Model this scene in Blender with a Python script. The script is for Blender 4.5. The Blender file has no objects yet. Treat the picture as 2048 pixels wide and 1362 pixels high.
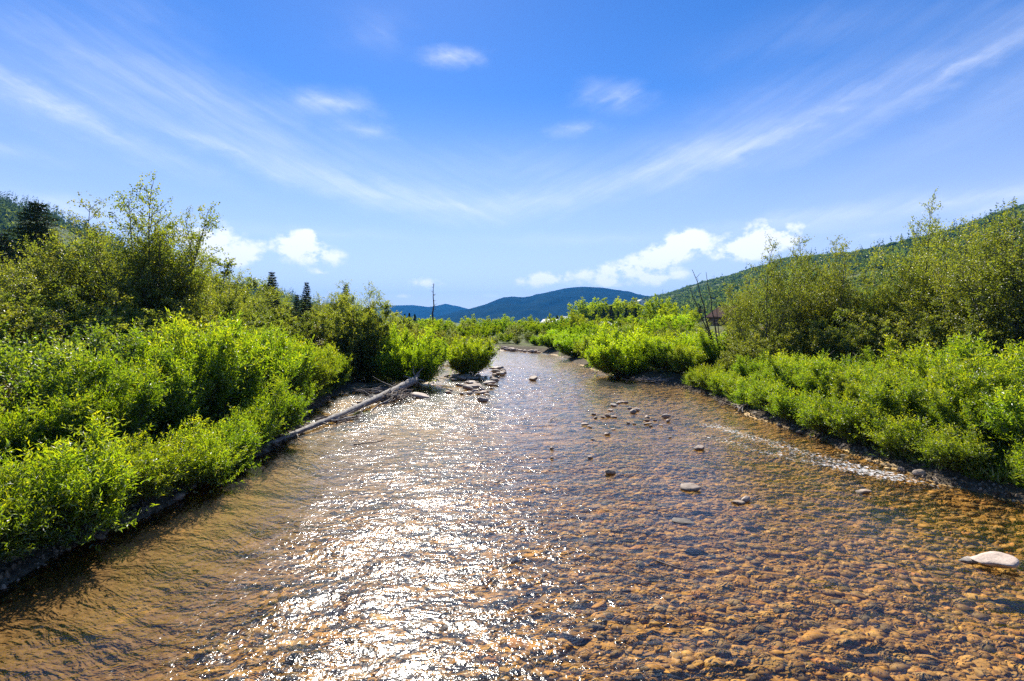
import bpy, bmesh, math
import numpy as np
from mathutils import Vector

# ------------------------------------------------------------------ camera, sky, sun, exposure
scene = bpy.context.scene
COL = scene.collection
R = math.radians
CAM_H = 3.5
HAZE = True
HOR = 645.0            # the level line of the place, in the photograph's rows
cam_d = bpy.data.cameras.new('camera'); cam = bpy.data.objects.new('camera', cam_d); COL.objects.link(cam)
cam.location = (0, 0, CAM_H); cam.rotation_euler = (R(90), 0, 0)
cam_d.sensor_width = 36; cam_d.lens = 18.0
cam_d.shift_y = -36 / 2048
cam_d.clip_start = 0.1; cam_d.clip_end = 40000
scene.camera = cam

SUN_AZ, SUN_EL = -13.0, 42.5
scene.view_settings.view_transform = 'Standard'; scene.view_settings.look = 'None'
scene.view_settings.gamma = 1.0; scene.view_settings.use_curve_mapping = False
scene.view_settings.exposure = 1.1
scene.cycles.max_bounces = 7; scene.cycles.diffuse_bounces = 3; scene.cycles.glossy_bounces = 2
scene.cycles.transmission_bounces = 4; scene.cycles.transparent_max_bounces = 8; scene.cycles.volume_bounces = 0
scene.cycles.caustics_reflective = False; scene.cycles.caustics_refractive = False
scene.cycles.sample_clamp_direct = 0.0; scene.cycles.sample_clamp_indirect = 4.0
scene.cycles.use_denoising = False
scene.cycles.use_adaptive_sampling = True

sd = Vector((math.sin(R(SUN_AZ)) * math.cos(R(SUN_EL)), math.cos(R(SUN_AZ)) * math.cos(R(SUN_EL)), math.sin(R(SUN_EL))))
sun_d = bpy.data.lights.new('sun', 'SUN'); sun = bpy.data.objects.new('sun', sun_d); COL.objects.link(sun)
sun_d.energy = 5.0; sun_d.angle = R(0.53); sun_d.color = (1.0, 0.94, 0.84)
sun.rotation_euler = (-sd).to_track_quat('-Z', 'Y').to_euler(); sun.location = sd * 100

world = bpy.data.worlds.new('World'); scene.world = world; world.use_nodes = True


class NT:
    """small helper that writes node trees"""
    def __init__(s, tree):
        s.t = tree; s.n = tree.nodes; s.l = tree.links
        s.n.clear()
    def new(s, kind, **kw):
        nd = s.n.new(kind)
        for k, v in kw.items():
            setattr(nd, k, v)
        return nd
    def put(s, sock, v):
        if hasattr(v, 'is_linked') or isinstance(v, bpy.types.NodeSocket):
            s.l.new(v, sock)
        elif v is not None:
            if hasattr(sock.default_value, '__len__') and not hasattr(v, '__len__'):
                v = (v,) * len(sock.default_value)
            if hasattr(sock.default_value, '__len__') and len(sock.default_value) == 4 and len(v) == 3:
                v = (*v, 1)
            sock.default_value = v
    def math(s, op, a, b=None, c=None, clamp=False):
        nd = s.new('ShaderNodeMath', operation=op, use_clamp=clamp)
        for i, v in enumerate((a, b, c)):
            if v is not None: s.put(nd.inputs[i], v)
        return nd.outputs[0]
    def vmath(s, op, a, b=None):
        nd = s.new('ShaderNodeVectorMath', operation=op)
        s.put(nd.inputs[0], a)
        if b is not None: s.put(nd.inputs[1], b)
        return nd.outputs[0]
    def mapping(s, v, loc=(0, 0, 0), rot=(0, 0, 0), scale=(1, 1, 1), kind='POINT'):
        nd = s.new('ShaderNodeMapping', vector_type=kind)
        s.put(nd.inputs[0], v); nd.inputs[1].default_value = loc; nd.inputs[2].default_value = rot; nd.inputs[3].default_value = scale
        return nd.outputs[0]
    def noise(s, v, scale, detail=3, rough=0.5, dist=0.0, out='Fac', dims='3D'):
        nd = s.new('ShaderNodeTexNoise', noise_dimensions=dims)
        s.put(nd.inputs['Vector'], v); nd.inputs['Scale'].default_value = scale; nd.inputs['Detail'].default_value = detail
        nd.inputs['Roughness'].default_value = rough; nd.inputs['Distortion'].default_value = dist
        return nd.outputs[out]
    def ramp(s, f, stops, interp='LINEAR'):
        nd = s.new('ShaderNodeValToRGB'); s.put(nd.inputs[0], f); e = nd.color_ramp.elements
        nd.color_ramp.interpolation = interp
        while len(e) < len(stops): e.new(0.5)
        for i, (p, c) in enumerate(stops):
            e[i].position = p; e[i].color = (*c, 1) if len(c) == 3 else c
        return nd.outputs[0]
    def maprange(s, f, a, b, c=0.0, d=1.0, smooth=False):
        nd = s.new('ShaderNodeMapRange', clamp=True)
        if smooth: nd.interpolation_type = 'SMOOTHSTEP'
        s.put(nd.inputs[0], f)
        for i, v in enumerate((a, b, c, d)): s.put(nd.inputs[i + 1], v)
        return nd.outputs[0]
    def mix(s, f, a, b, blend='MIX'):
        nd = s.new('ShaderNodeMix', data_type='RGBA', blend_type=blend)
        s.put(nd.inputs[0], f); s.put(nd.inputs[6], a); s.put(nd.inputs[7], b)
        return nd.outputs[2]
    def attr(s, name, out='Fac'):
        nd = s.new('ShaderNodeAttribute', attribute_name=name)
        return nd.outputs[out]
    def mixsh(s, f, a, b):
        nd = s.new('ShaderNodeMixShader'); s.put(nd.inputs[0], f); s.l.new(a, nd.inputs[1]); s.l.new(b, nd.inputs[2])
        return nd.outputs[0]
    def shader(s, kind, **inp):
        nd = s.new(kind)
        for k, v in inp.items(): s.put(nd.inputs[k.replace('_', ' ')], v)
        return nd.outputs[0]


def build_world():
    t = NT(world.node_tree)
    out = t.new('ShaderNodeOutputWorld')
    sky = t.new('ShaderNodeTexSky', sky_type='NISHITA')
    sky.sun_disc = False; sky.sun_elevation = R(SUN_EL); sky.sun_rotation = R(SUN_AZ)
    sky.altitude = 2000; sky.air_density = 1.0; sky.dust_density = 0.2; sky.ozone_density = 3.0
    col = sky.outputs[0]
    hs = t.new('ShaderNodeHueSaturation'); hs.inputs['Hue'].default_value = 0.51
    hs.inputs['Saturation'].default_value = 1.28; hs.inputs['Value'].default_value = 1.0
    t.l.new(col, hs.inputs['Color']); col = hs.outputs[0]
    tc = t.new('ShaderNodeTexCoord')
    sep = t.new('ShaderNodeSeparateXYZ'); t.l.new(tc.outputs['Generated'], sep.inputs[0])
    az = t.math('ARCTAN2', sep.outputs[0], sep.outputs[1])
    el = t.math('ARCSINE', sep.outputs[2])
    cmb = t.new('ShaderNodeCombineXYZ'); t.l.new(az, cmb.inputs[0]); t.l.new(el, cmb.inputs[1])
    ae = cmb.outputs[0]                                     # azimuth, elevation
    # wind-combed warp, coarse then fine
    wn = t.noise(t.mapping(ae, scale=(2.2, 5, 1)), 1.6, 3, 0.55, out='Color')
    wv = t.vmath('MULTIPLY', t.vmath('SUBTRACT', wn, (0.5, 0.5, 0.5)), (0.12, 0.03, 0))
    wn2 = t.noise(t.mapping(ae, scale=(5, 11, 1)), 3.0, 4, 0.6, out='Color')
    wv2 = t.vmath('MULTIPLY', t.vmath('SUBTRACT', wn2, (0.5, 0.5, 0.5)), (0.13, 0.028, 0))
    aw = t.vmath('ADD', t.vmath('ADD', ae, wv), wv2)
    def AE(u, v):
        x = (u - 1024) / 1024; z = (HOR - v) / 1024
        return math.atan2(x, 1), math.atan2(z, math.hypot(x, 1))
    acc = None
    def blob(vec, u, v, su, sv, rot, amp):
        nonlocal acc
        a, e = AE(u, v)
        m = t.mapping(vec, (a, e, 0), (0, 0, R(rot)), (su / 1024, sv / 1024, 1), 'TEXTURE')
        g = t.new('ShaderNodeTexGradient', gradient_type='QUADRATIC_SPHERE'); t.l.new(m, g.inputs[0])
        acc = t.math('MULTIPLY', g.outputs[0], amp) if acc is None else t.math('MULTIPLY_ADD', g.outputs[0], amp, acc)
    # long V of cirrus; each arm goes on past the frame
    for b in ((-330, 30, 520, 50, -20, .6), (110, 205, 400, 34, -20, 1.0), (430, 295, 400, 38, -15, .8), (700, 368, 360, 46, -14, .6), (900, 410, 330, 52, -4, .85),
              (1080, 400, 330, 50, 9, .6), (1330, 335, 380, 44, 14, .5), (1640, 230, 400, 30, 17, .9), (1900, 146, 400, 34, 19, .9), (2400, -40, 560, 70, 24, .6),
              (160, 105, 420, 100, -14, .38), (330, 165, 300, 90, -6, .36), (250, 15, 380, 120, -25, .24), (560, 275, 460, 110, -12, .34), (1000, 345, 700, 110, 0, .32),
              (1480, 250, 420, 110, 14, .24), (1800, 115, 460, 90, 14, .26), (1650, 55, 380, 80, 0, .2), (1400, 320, 380, 110, 12, .25),
              (910, 116, 105, 28, 2, .95), (670, 208, 120, 40, 4, .95), (740, 260, 90, 26, 0, .7), (1225, 196, 120, 40, -5, .95), (1160, 255, 75, 26, 0, .65),
              (750, 60, 120, 60, 0, .25), (20, 298, 120, 22, -4, .6), (110, 416, 260, 28, 0, .75), (1900, 408, 480, 32, 2, .95), (1560, 438, 320, 24, 5, .45),
              (1180, 478, 420, 26, 0, .35), (640, 470, 360, 24, 0, .35), (1740, 470, 60, 14, 0, .5), (1945, 432, 40, 18, 0, .8)):
        blob(aw, *b)
    tilt = t.math('MULTIPLY', t.math('ABSOLUTE', az), 0.42)       # fibres run up and outwards on both sides
    cm2 = t.new('ShaderNodeCombineXYZ'); t.l.new(az, cm2.inputs[0]); t.l.new(t.math('SUBTRACT', el, tilt), cm2.inputs[1])
    fw = t.vmath('ADD', cm2.outputs[0], t.vmath('MULTIPLY', wv2, (.6, .35, 0)))
    streak = t.noise(t.mapping(fw, scale=(2.0, 17, 1)), 3.0, 7, 0.62)
    soft = t.noise(t.mapping(aw, scale=(2.0, 5, 1)), 2.0, 4, 0.55)
    fib = t.math('MULTIPLY', t.maprange(streak, 0.30, 0.72, 0.5, 1.15), t.maprange(soft, 0.3, 0.7, 0.55, 1.1))
    cir = t.math('MULTIPLY', t.math('MULTIPLY', acc, fib), 0.52, clamp=True)
    # cumulus near the horizon: lumpy noise inside envelopes
    acc = None
    for b in ((420, 486, 125, 80, -8, 1.3), (470, 514, 90, 30, -4, .7), (612, 505, 150, 50, -8, 1.15), (600, 482, 70, 40, 0, .8), (616, 466, 40, 20, 0, .8), (850, 566, 110, 26, 0, .8), (640, 545, 60, 14, 0, .5),
              (1090, 558, 140, 34, 7, 1.15), (1240, 538, 150, 44, 12, 1.15), (1330, 510, 110, 50, 14, 1.2), (1370, 480, 84, 50, 10, 1.3), (1530, 478, 140, 64, 4, 1.45), (1470, 505, 120, 32, 0, .8), (1325, 556, 110, 32, 4, 1.1),
              (800, 592, 80, 18, 0, .5), (980, 592, 90, 20, 0, .5), (1210, 568, 80, 20, 0, .7), (-320, 500, 300, 90, 0, 1.3), (2500, 380, 300, 90, 0, 1.3),
              (-900, 520, 300, 70, 0, 1.2)):
        blob(ae, *b)
    lump = t.noise(t.mapping(ae, scale=(1, 1.35, 1)), 26, 7, 0.62)
    cu = t.math('MULTIPLY', acc, t.maprange(lump, 0.3, 0.7, 0.2, 1.6))
    cu = t.maprange(cu, 0.22, 0.72, 0, 1, True)
    dens = t.math('MAXIMUM', cir, cu)
    low = t.maprange(el, -0.02, 0.42, 1, 0)
    pale = t.math('MULTIPLY', t.math('POWER', low, 1.3), 0.97)
    bg = t.mix(pale, col, (5.2, 5.3, 6.1))
    colr = t.mix(t.math('MULTIPLY', dens, 0.93, clamp=True), bg, (7.6, 7.7, 7.9))
    b = t.new('ShaderNodeBackground'); t.l.new(colr, b.inputs[0]); b.inputs[1].default_value = 0.082
    t.l.new(b.outputs[0], out.inputs[0])
build_world()
world.cycles.sampling_method = 'MANUAL'; world.cycles.sample_map_resolution = 512

# ------------------------------------------------------------------ helpers
rng = np.random.default_rng(7)
_tab = np.random.default_rng(3).random((256, 256))

def vnoise(x, y, s=0):
    x = np.asarray(x, float) + s * 17.3; y = np.asarray(y, float) + s * 9.7
    xi = np.floor(x).astype(int); yi = np.floor(y).astype(int); fx = x - xi; fy = y - yi
    fx = fx * fx * (3 - 2 * fx); fy = fy * fy * (3 - 2 * fy)
    g = lambda a, b: _tab[a & 255, b & 255]
    return (g(xi, yi) * (1 - fx) + g(xi + 1, yi) * fx) * (1 - fy) + (g(xi, yi + 1) * (1 - fx) + g(xi + 1, yi + 1) * fx) * fy

def fbm(x, y, s=0, o=4):
    r = 0; a = 0.5; t = 0
    for i in range(o):
        r = r + a * vnoise(np.asarray(x) * 2 ** i, np.asarray(y) * 2 ** i, s + i); t += a; a *= 0.5
    return r / t

def sstep(a, b, x):
    t = np.clip((np.asarray(x, float) - a) / (b - a), 0, 1); return t * t * (3 - 2 * t)

def ground_pt(u, v, z=0.0):
    """the place on the level z that the photograph shows at column u, row v"""
    y = (CAM_H - z) * 1024 / (v - HOR); return ((u - 1024) / 1024 * y, y)

def at(u, y):
    return (u - 1024) / 1024 * y

def top_z(v, y):
    return CAM_H + (HOR - v) * y / 1024

def mesh_np(name, verts, faces, mat=None, smooth=False, attrs=None, face_attrs=None):
    """faces: (N,k) array of equal polygons, or a list of such arrays"""
    if not isinstance(faces, list): faces = [faces]
    me = bpy.data.meshes.new(name)
    verts = np.asarray(verts, np.float32)
    me.vertices.add(len(verts)); me.vertices.foreach_set('co', verts.ravel())
    loops = np.concatenate([np.asarray(f, np.int32).ravel() for f in faces])
    tot = np.concatenate([np.full(len(f), np.asarray(f).shape[1], np.int32) for f in faces])
    start = np.concatenate([[0], np.cumsum(tot)[:-1]]).astype(np.int32)
    me.loops.add(len(loops)); me.loops.foreach_set('vertex_index', loops)
    me.polygons.add(len(tot)); me.polygons.foreach_set('loop_start', start)
    try: me.polygons.foreach_set('loop_total', tot)
    except Exception: pass
    me.update(calc_edges=True)
    me.polygons.foreach_set('use_smooth', np.full(len(tot), smooth, bool))
    for k, v in (attrs or {}).items():
        a = me.attributes.new(k, 'FLOAT', 'POINT'); a.data.foreach_set('value', np.asarray(v, np.float32).ravel())
    for k, v in (face_attrs or {}).items():
        a = me.attributes.new(k, 'FLOAT', 'FACE'); a.data.foreach_set('value', np.asarray(v, np.float32).ravel())
    if mat: me.materials.append(mat)
    return me

def link(name, data, parent=None, loc=(0, 0, 0)):
    o = bpy.data.objects.new(name, data); COL.objects.link(o); o.location = loc
    if parent: o.parent = parent
    return o

def tag(o, label=None, cat=None, group=None, kind=None):
    if label: o['label'] = label
    if cat: o['category'] = cat
    if group: o['group'] = group
    if kind: o['kind'] = kind
    return o

def grid_faces(nu, nv):
    i = np.arange(nu - 1)[:, None] * nv + np.arange(nv - 1)[None, :]
    return np.stack([i, i + nv, i + nv + 1, i + 1], -1).reshape(-1, 4)

def tube(pts, rad, sides=5):
    """ring tube along a polyline; returns verts, quads"""
    pts = np.asarray(pts, float); rad = np.broadcast_to(np.asarray(rad, float), (len(pts),))
    tan = np.gradient(pts, axis=0); tan /= np.linalg.norm(tan, axis=1)[:, None] + 1e-9
    ref = np.where(np.abs(tan[:, 2:3]) > 0.9, np.array([[1., 0, 0]]), np.array([[0, 0, 1.]]))
    a = np.cross(tan, ref); a /= np.linalg.norm(a, axis=1)[:, None] + 1e-9
    b = np.cross(tan, a)
    th = np.arange(sides) * 2 * math.pi / sides
    v = pts[:, None] + rad[:, None, None] * (np.cos(th)[None, :, None] * a[:, None] + np.sin(th)[None, :, None] * b[:, None])
    n = len(pts); i = np.arange(n - 1)[:, None] * sides; j = np.arange(sides)[None, :]; k = (j + 1) % sides
    q = np.stack([i + j, i + k, i + sides + k, i + sides + j], -1).reshape(-1, 4)
    return v.reshape(-1, 3), q

class Wood:
    def __init__(s): s.v = []; s.q = []; s.n = 0
    def add(s, pts, rad, sides=5):
        v, q = tube(pts, rad, sides); s.v.append(v); s.q.append(q + s.n); s.n += len(v)
    def mesh(s, name, mat): return mesh_np(name, np.concatenate(s.v), np.concatenate(s.q), mat, True)

def unit(v): return v / (np.linalg.norm(v, axis=-1, keepdims=True) + 1e-9)

# ------------------------------------------------------------------ materials
def material(name):
    m = bpy.data.materials.new(name); m.use_nodes = True
    t = NT(m.node_tree); out = t.new('ShaderNodeOutputMaterial')
    return m, t, out

def leaf_mat(name, dark, light, tip, trans, tf=0.5, gloss=0.07):
    """leaf: a face attribute 'tint' runs from old leaf to new growth"""
    m, t, out = material(name)
    oi = t.new('ShaderNodeObjectInfo')
    tint = t.attr('tint')
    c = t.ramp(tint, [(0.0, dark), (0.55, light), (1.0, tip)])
    hs = t.new('ShaderNodeHueSaturation')
    t.put(hs.inputs['Hue'], t.maprange(oi.outputs['Random'], 0, 1, 0.488, 0.512))
    t.put(hs.inputs['Value'], t.maprange(t.math('FRACT', t.math('MULTIPLY', oi.outputs['Random'], 7.13)), 0, 1, 0.82, 1.15))
    t.l.new(c, hs.inputs['Color']); c = hs.outputs[0]
    d = t.shader('ShaderNodeBsdfDiffuse', Color=c)
    tr = t.shader('ShaderNodeBsdfTranslucent', Color=t.mix(1.0, c, trans, 'MULTIPLY'))
    s = t.mixsh(tf, d, tr)
    if gloss:
        s = t.mixsh(gloss, s, t.shader('ShaderNodeBsdfGlossy', Color=(1, 1, 1), Roughness=0.42))
    t.l.new(s, out.inputs[0]); return m

def plain_mat(name, c1, c2, scale=6, rough=0.8, bump=0.0, coord='Object', stretch=(1, 1, 1), detail=4, spec=0.3, c3=None):
    m, t, out = material(name)
    tc = t.new('ShaderNodeTexCoord'); v = t.mapping(tc.outputs[coord], scale=stretch)
    n = t.noise(v, scale, detail, 0.6)
    stops = [(0.3, c1), (0.68, c2)] if c3 is None else [(0.28, c1), (0.5, c2), (0.72, c3)]
    p = t.new('ShaderNodeBsdfPrincipled')
    t.put(p.inputs['Base Color'], t.ramp(n, stops)); p.inputs['Roughness'].default_value = rough
    p.inputs['Specular IOR Level'].default_value = spec
    if bump:
        b = t.new('ShaderNodeBump'); b.inputs['Strength'].default_value = bump; t.l.new(n, b.inputs['Height']); t.l.new(b.outputs[0], p.inputs['Normal'])
    t.l.new(p.outputs[0], out.inputs[0]); return m

M = {}
M['willow'] = leaf_mat('willow_leaf', (.045, .09, .008), (.115, .19, .012), (.24, .275, .018), (2.75, 2.4, .5), 0.62, .05)
M['broad'] = leaf_mat('broad_leaf', (.042, .085, .012), (.095, .16, .016), (.19, .23, .03), (2.45, 2.25, .6), 0.6, 0.07)
M['alder'] = leaf_mat('alder_leaf', (.055, .08, .015), (.125, .165, .024), (.21, .225, .036), (2.35, 2.15, .65), 0.6, 0.05)
M['far'] = leaf_mat('far_leaf', (.042, .075, .010), (.10, .16, .014), (.20, .235, .022), (2.35, 2.35, .6), 0.6, 0.0)
M['needle'] = leaf_mat('spruce_needle', (.018, .034, .014), (.03, .055, .02), (.05, .08, .024), (1, 1, .8), 0.2, 0.03)
M['lime'] = leaf_mat('lime_willow_leaf', (.06, .12, .010), (.14, .225, .014), (.26, .32, .02), (2.7, 2.5, .5), 0.62, .04)
M['cotton'] = leaf_mat('cottonwood_leaf', (.07, .115, .016), (.16, .23, .024), (.26, .31, .035), (2.6, 2.4, .6), 0.62, 0.0)
M['ochre'] = leaf_mat('ochre_leaf', (.06, .075, .014), (.13, .13, .02), (.22, .19, .025), (1.3, 1.2, .7), 0.48)
M['purple'] = leaf_mat('purple_leaf', (.05, .025, .035), (.10, .05, .06), (.15, .08, .08), (1.2, 1, 1), 0.4, 0.02)
M['grass'] = leaf_mat('grass_blade', (.06, .11, .014), (.12, .19, .02), (.22, .25, .04), (1.4, 1.4, .7), 0.5, 0.05)
M['bark'] = plain_mat('bark', (.05, .042, .034), (.13, .115, .10), 9, 0.9, 0.4, stretch=(4, 4, 1))
M['dead'] = plain_mat('dead_wood', (.045, .038, .034), (.12, .105, .09), 8, 0.9, 0.4, stretch=(5, 5, 1))
M['driftwood'] = plain_mat('driftwood', (.07, .055, .045), (.24, .215, .19), 3, 0.85, 0.7, stretch=(6, 2.2, 6), c3=(.42, .40, .37))
M['twig'] = plain_mat('driftwood_twig', (.11, .08, .06), (.28, .22, .17), 4, 0.85, 0.2)

def rock_mat(name, cols, wet=False):
    m, t, out = material(name)
    oi = t.new('ShaderNodeObjectInfo'); tc = t.new('ShaderNodeTexCoord')
    base = t.ramp(oi.outputs['Random'], [(i / (len(cols) - 1), c) for i, c in enumerate(cols)])
    n = t.noise(tc.outputs['Object'], 3.2, 5, 0.62); n2 = t.noise(tc.outputs['Object'], 24, 3, 0.6)
    c = t.mix(0.75, base, t.ramp(n, [(0.3, (.45, .43, .4)), (0.7, (1.25, 1.2, 1.15))]), 'MULTIPLY')
    c = t.mix(0.5, c, t.ramp(n2, [(0.35, (.6, .6, .6)), (0.65, (1.2, 1.2, 1.2))]), 'MULTIPLY')
    if wet:                                                 # splash line: stone that stays wet just above the water
        geo = t.new('ShaderNodeNewGeometry'); sp = t.new('ShaderNodeSeparateXYZ'); t.l.new(geo.outputs['Position'], sp.inputs[0])
        wl = t.maprange(t.math('ADD', sp.outputs[2], t.math('MULTIPLY', n, .05)), .045, .075, 0.42, 1)
        c = t.mix(1.0, c, wl, 'MULTIPLY')
    p = t.new('ShaderNodeBsdfPrincipled'); t.put(p.inputs['Base Color'], c); p.inputs['Roughness'].default_value = 0.75
    b = t.new('ShaderNodeBump'); b.inputs['Strength'].default_value = 0.35; b.inputs['Distance'].default_value = 0.05
    t.l.new(t.math('ADD', n, t.math('MULTIPLY', n2, 0.3)), b.inputs['Height']); t.l.new(b.outputs[0], p.inputs['Normal'])
    t.l.new(p.outputs[0], out.inputs[0]); return m
M['rock'] = rock_mat('river_rock', [(.40, .30, .22), (.26, .21, .17), (.52, .42, .34), (.34, .25, .17), (.48, .42, .36), (.30, .23, .18)], True)
M['bankstone'] = rock_mat('bank_stone', [(.14, .11, .085), (.09, .08, .07), (.20, .16, .13), (.12, .09, .065)])
M['bedstone'] = rock_mat('bed_stone', [(.58, .34, .09), (.26, .19, .10), (.66, .43, .13), (.42, .25, .08), (.16, .16, .16), (.54, .28, .10), (.66, .48, .18), (.34, .23, .09)])

def pebble_mat():
    m, t, out = material('bed_pebbles')
    tint = t.attr('tint'); tc = t.new('ShaderNodeTexCoord')
    c = t.ramp(tint, [(0, (.13, .125, .12)), (.15, (.28, .19, .09)), (.38, (.52, .31, .085)), (.5, (.34, .27, .18)), (.62, (.60, .37, .11)), (.74, (.32, .21, .09)), (.88, (.66, .46, .18)), (1, (.50, .25, .10))])
    n = t.noise(tc.outputs['Object'], 9, 4, 0.6)
    c = t.mix(0.8, c, t.ramp(n, [(0.3, (.5, .48, .45)), (0.7, (1.2, 1.2, 1.15))]), 'MULTIPLY')
    p = t.new('ShaderNodeBsdfPrincipled'); t.put(p.inputs['Base Color'], c); p.inputs['Roughness'].default_value = 0.7
    t.l.new(p.outputs[0], out.inputs[0]); return m
M['pebble'] = pebble_mat()

def bed_mat():
    m, t, out = material('riverbed_gravel')
    tc = t.new('ShaderNodeTexCoord'); v = tc.outputs['Object']
    vo = t.new('ShaderNodeTexVoronoi'); vo.inputs['Scale'].default_value = 9; t.l.new(v, vo.inputs['Vector'])
    sc = t.new('ShaderNodeSeparateColor'); t.l.new(vo.outputs['Color'], sc.inputs[0])
    c = t.ramp(sc.outputs[0], [(0, (.16, .12, .065)), (.3, (.30, .19, .065)), (.6, (.46, .28, .08)), (.85, (.56, .37, .12)), (1, (.36, .27, .17))])
    n = t.noise(v, 1.1, 4, 0.6)
    c = t.mix(0.7, c, t.ramp(n, [(0.3, (.55, .5, .42)), (0.7, (1.15, 1.08, .95))]), 'MULTIPLY')
    fine = t.attr('fine')                                   # sandy silt along the quiet edge
    nf = t.noise(v, 30, 3, 0.6)
    c = t.mix(fine, c, t.ramp(nf, [(0.3, (.105, .058, .017)), (0.7, (.20, .115, .036))]))
    dry = t.attr('dry')
    c = t.mix(dry, c, t.ramp(sc.outputs[1], [(0, (.10, .08, .065)), (.5, (.20, .16, .125)), (1, (.30, .25, .20))]))
    p = t.new('ShaderNodeBsdfPrincipled'); t.put(p.inputs['Base Color'], c); p.inputs['Roughness'].default_value = 0.75
    b = t.new('ShaderNodeBump'); b.inputs['Strength'].default_value = 0.6; b.inputs['Distance'].default_value = 0.04
    t.l.new(t.math('SUBTRACT', 1.0, vo.outputs['Distance']), b.inputs['Height']); t.l.new(b.outputs[0], p.inputs['Normal'])
    t.l.new(p.outputs[0], out.inputs[0]); return m
M['bed'] = bed_mat()

def ground_mat():
    m, t, out = material('valley_ground')
    tc = t.new('ShaderNodeTexCoord'); v = tc.outputs['Object']
    n = t.noise(v, 0.35, 5, 0.6); n2 = t.noise(v, 5.0, 5, 0.65)
    soil = t.ramp(n2, [(0.3, (.045, .035, .026)), (0.55, (.10, .08, .055)), (0.75, (.17, .14, .11))])
    gr = t.ramp(n2, [(0.3, (.05, .075, .018)), (0.7, (.12, .15, .035))])
    c = t.mix(t.maprange(n, .35, .6), soil, gr)
    bank = t.attr('bank')
    c = t.mix(bank, c, soil)
    red = t.attr('red')
    c = t.mix(red, c, t.ramp(n2, [(0.3, (.20, .085, .03)), (0.7, (.36, .19, .08))]))
    far = t.attr('far')
    c = t.mix(far, c, t.ramp(t.noise(v, .02, 4, .6), [(.35, (.05, .085, .02)), (.65, (.11, .15, .035))]))
    p = t.new('ShaderNodeBsdfPrincipled'); t.put(p.inputs['Base Color'], c); p.inputs['Roughness'].default_value = 0.95
    p.inputs['Specular IOR Level'].default_value = 0.1
    b = t.new('ShaderNodeBump'); b.inputs['Strength'].default_value = 0.8; b.inputs['Distance'].default_value = 0.08
    t.l.new(n2, b.inputs['Height']); t.l.new(b.outputs[0], p.inputs['Normal'])
    t.l.new(p.outputs[0], out.inputs[0]); return m
M['ground'] = ground_mat()

def water_mat():
    m, t, out = material('river_water')
    tc = t.new('ShaderNodeTexCoord'); v = tc.outputs['Object']
    rif = t.attr('riffle'); foam = t.attr('foam')
    w1 = t.noise(t.mapping(v, rot=(0, 0, R(8)), scale=(1.0, 1.9, 1)), 2.6, 3, 0.55, 0.6)
    w2 = t.noise(t.mapping(v, rot=(0, 0, R(-14)), scale=(1.45, 1.2, 1)), 6.5, 3, 0.55, 0.5)
    w3 = t.noise(v, 21.0, 2, 0.5)
    h = t.math('MULTIPLY_ADD', w2, 0.038, t.math('MULTIPLY', w1, 0.075))
    h = t.math('MULTIPLY', t.math('MULTIPLY_ADD', w3, 0.0065, h), t.maprange(rif, 0, 1, 0.11, 0.60))
    b = t.new('ShaderNodeBump'); b.inputs['Strength'].default_value = 1.0; b.inputs['Distance'].default_value = 1.0
    t.l.new(h, b.inputs['Height'])
    fr = t.new('ShaderNodeFresnel'); fr.inputs[0].default_value = 1.33; t.l.new(b.outputs[0], fr.inputs['Normal'])
    tr = t.shader('ShaderNodeBsdfTransparent', Color=(.90, .79, .57))
    gl = t.mixsh(.32, t.shader('ShaderNodeBsdfGlossy', Color=(1, 1, 1), Roughness=0.08, Normal=b.outputs[0]), t.shader('ShaderNodeBsdfGlossy', Color=(1, 1, 1), Roughness=0.21, Normal=b.outputs[0]))
    s = t.mixsh(fr.outputs[0], tr, gl)
    fn = t.noise(t.mapping(v, rot=(0, 0, R(20)), scale=(1.9, 1.0, 1)), 8.5, 6, 0.72, 0.5)
    ff = t.math('MULTIPLY', t.maprange(t.math('ADD', fn, t.math('MULTIPLY', foam, 0.22)), 0.72, 0.80, 0, 1), t.math('MINIMUM', t.math('MULTIPLY', foam, 2), 1.0))
    s = t.mixsh(t.math('MULTIPLY', ff, 0.75), s, t.shader('ShaderNodeBsdfDiffuse', Color=(.8, .8, .8)))
    t.l.new(s, out.inputs[0]); return m
M['water'] = water_mat()

# ------------------------------------------------------------------ the river's plan
LEFT = np.array([(-7.2, -60), (-7.0, 0), (-6.9, 6.9), (-6.7, 8.6), (-6.75, 10.1), (-6.85, 12.6), (-6.7, 15.5), (-7.6, 18.5), (-8.2, 22), (-8.6, 27), (-9.2, 31), (-12, 34.5), (-20, 37), (-60, 40)], float)
RIGHT = np.array([(16, -60), (12.5, 0), (10.6, 9.0), (9.4, 11.4), (9.35, 14.0), (9.25, 16.3), (9.2, 20.5), (9.5, 25.5), (9.3, 28.5), (7.9, 30.6), (6.3, 36.9), (5.4, 46), (5.0, 53.5), (3.6, 59.5), (0, 64), (-5, 68), (-20, 71), (-60, 72)], float)
POLY = np.concatenate([LEFT, RIGHT[::-1]])

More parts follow.
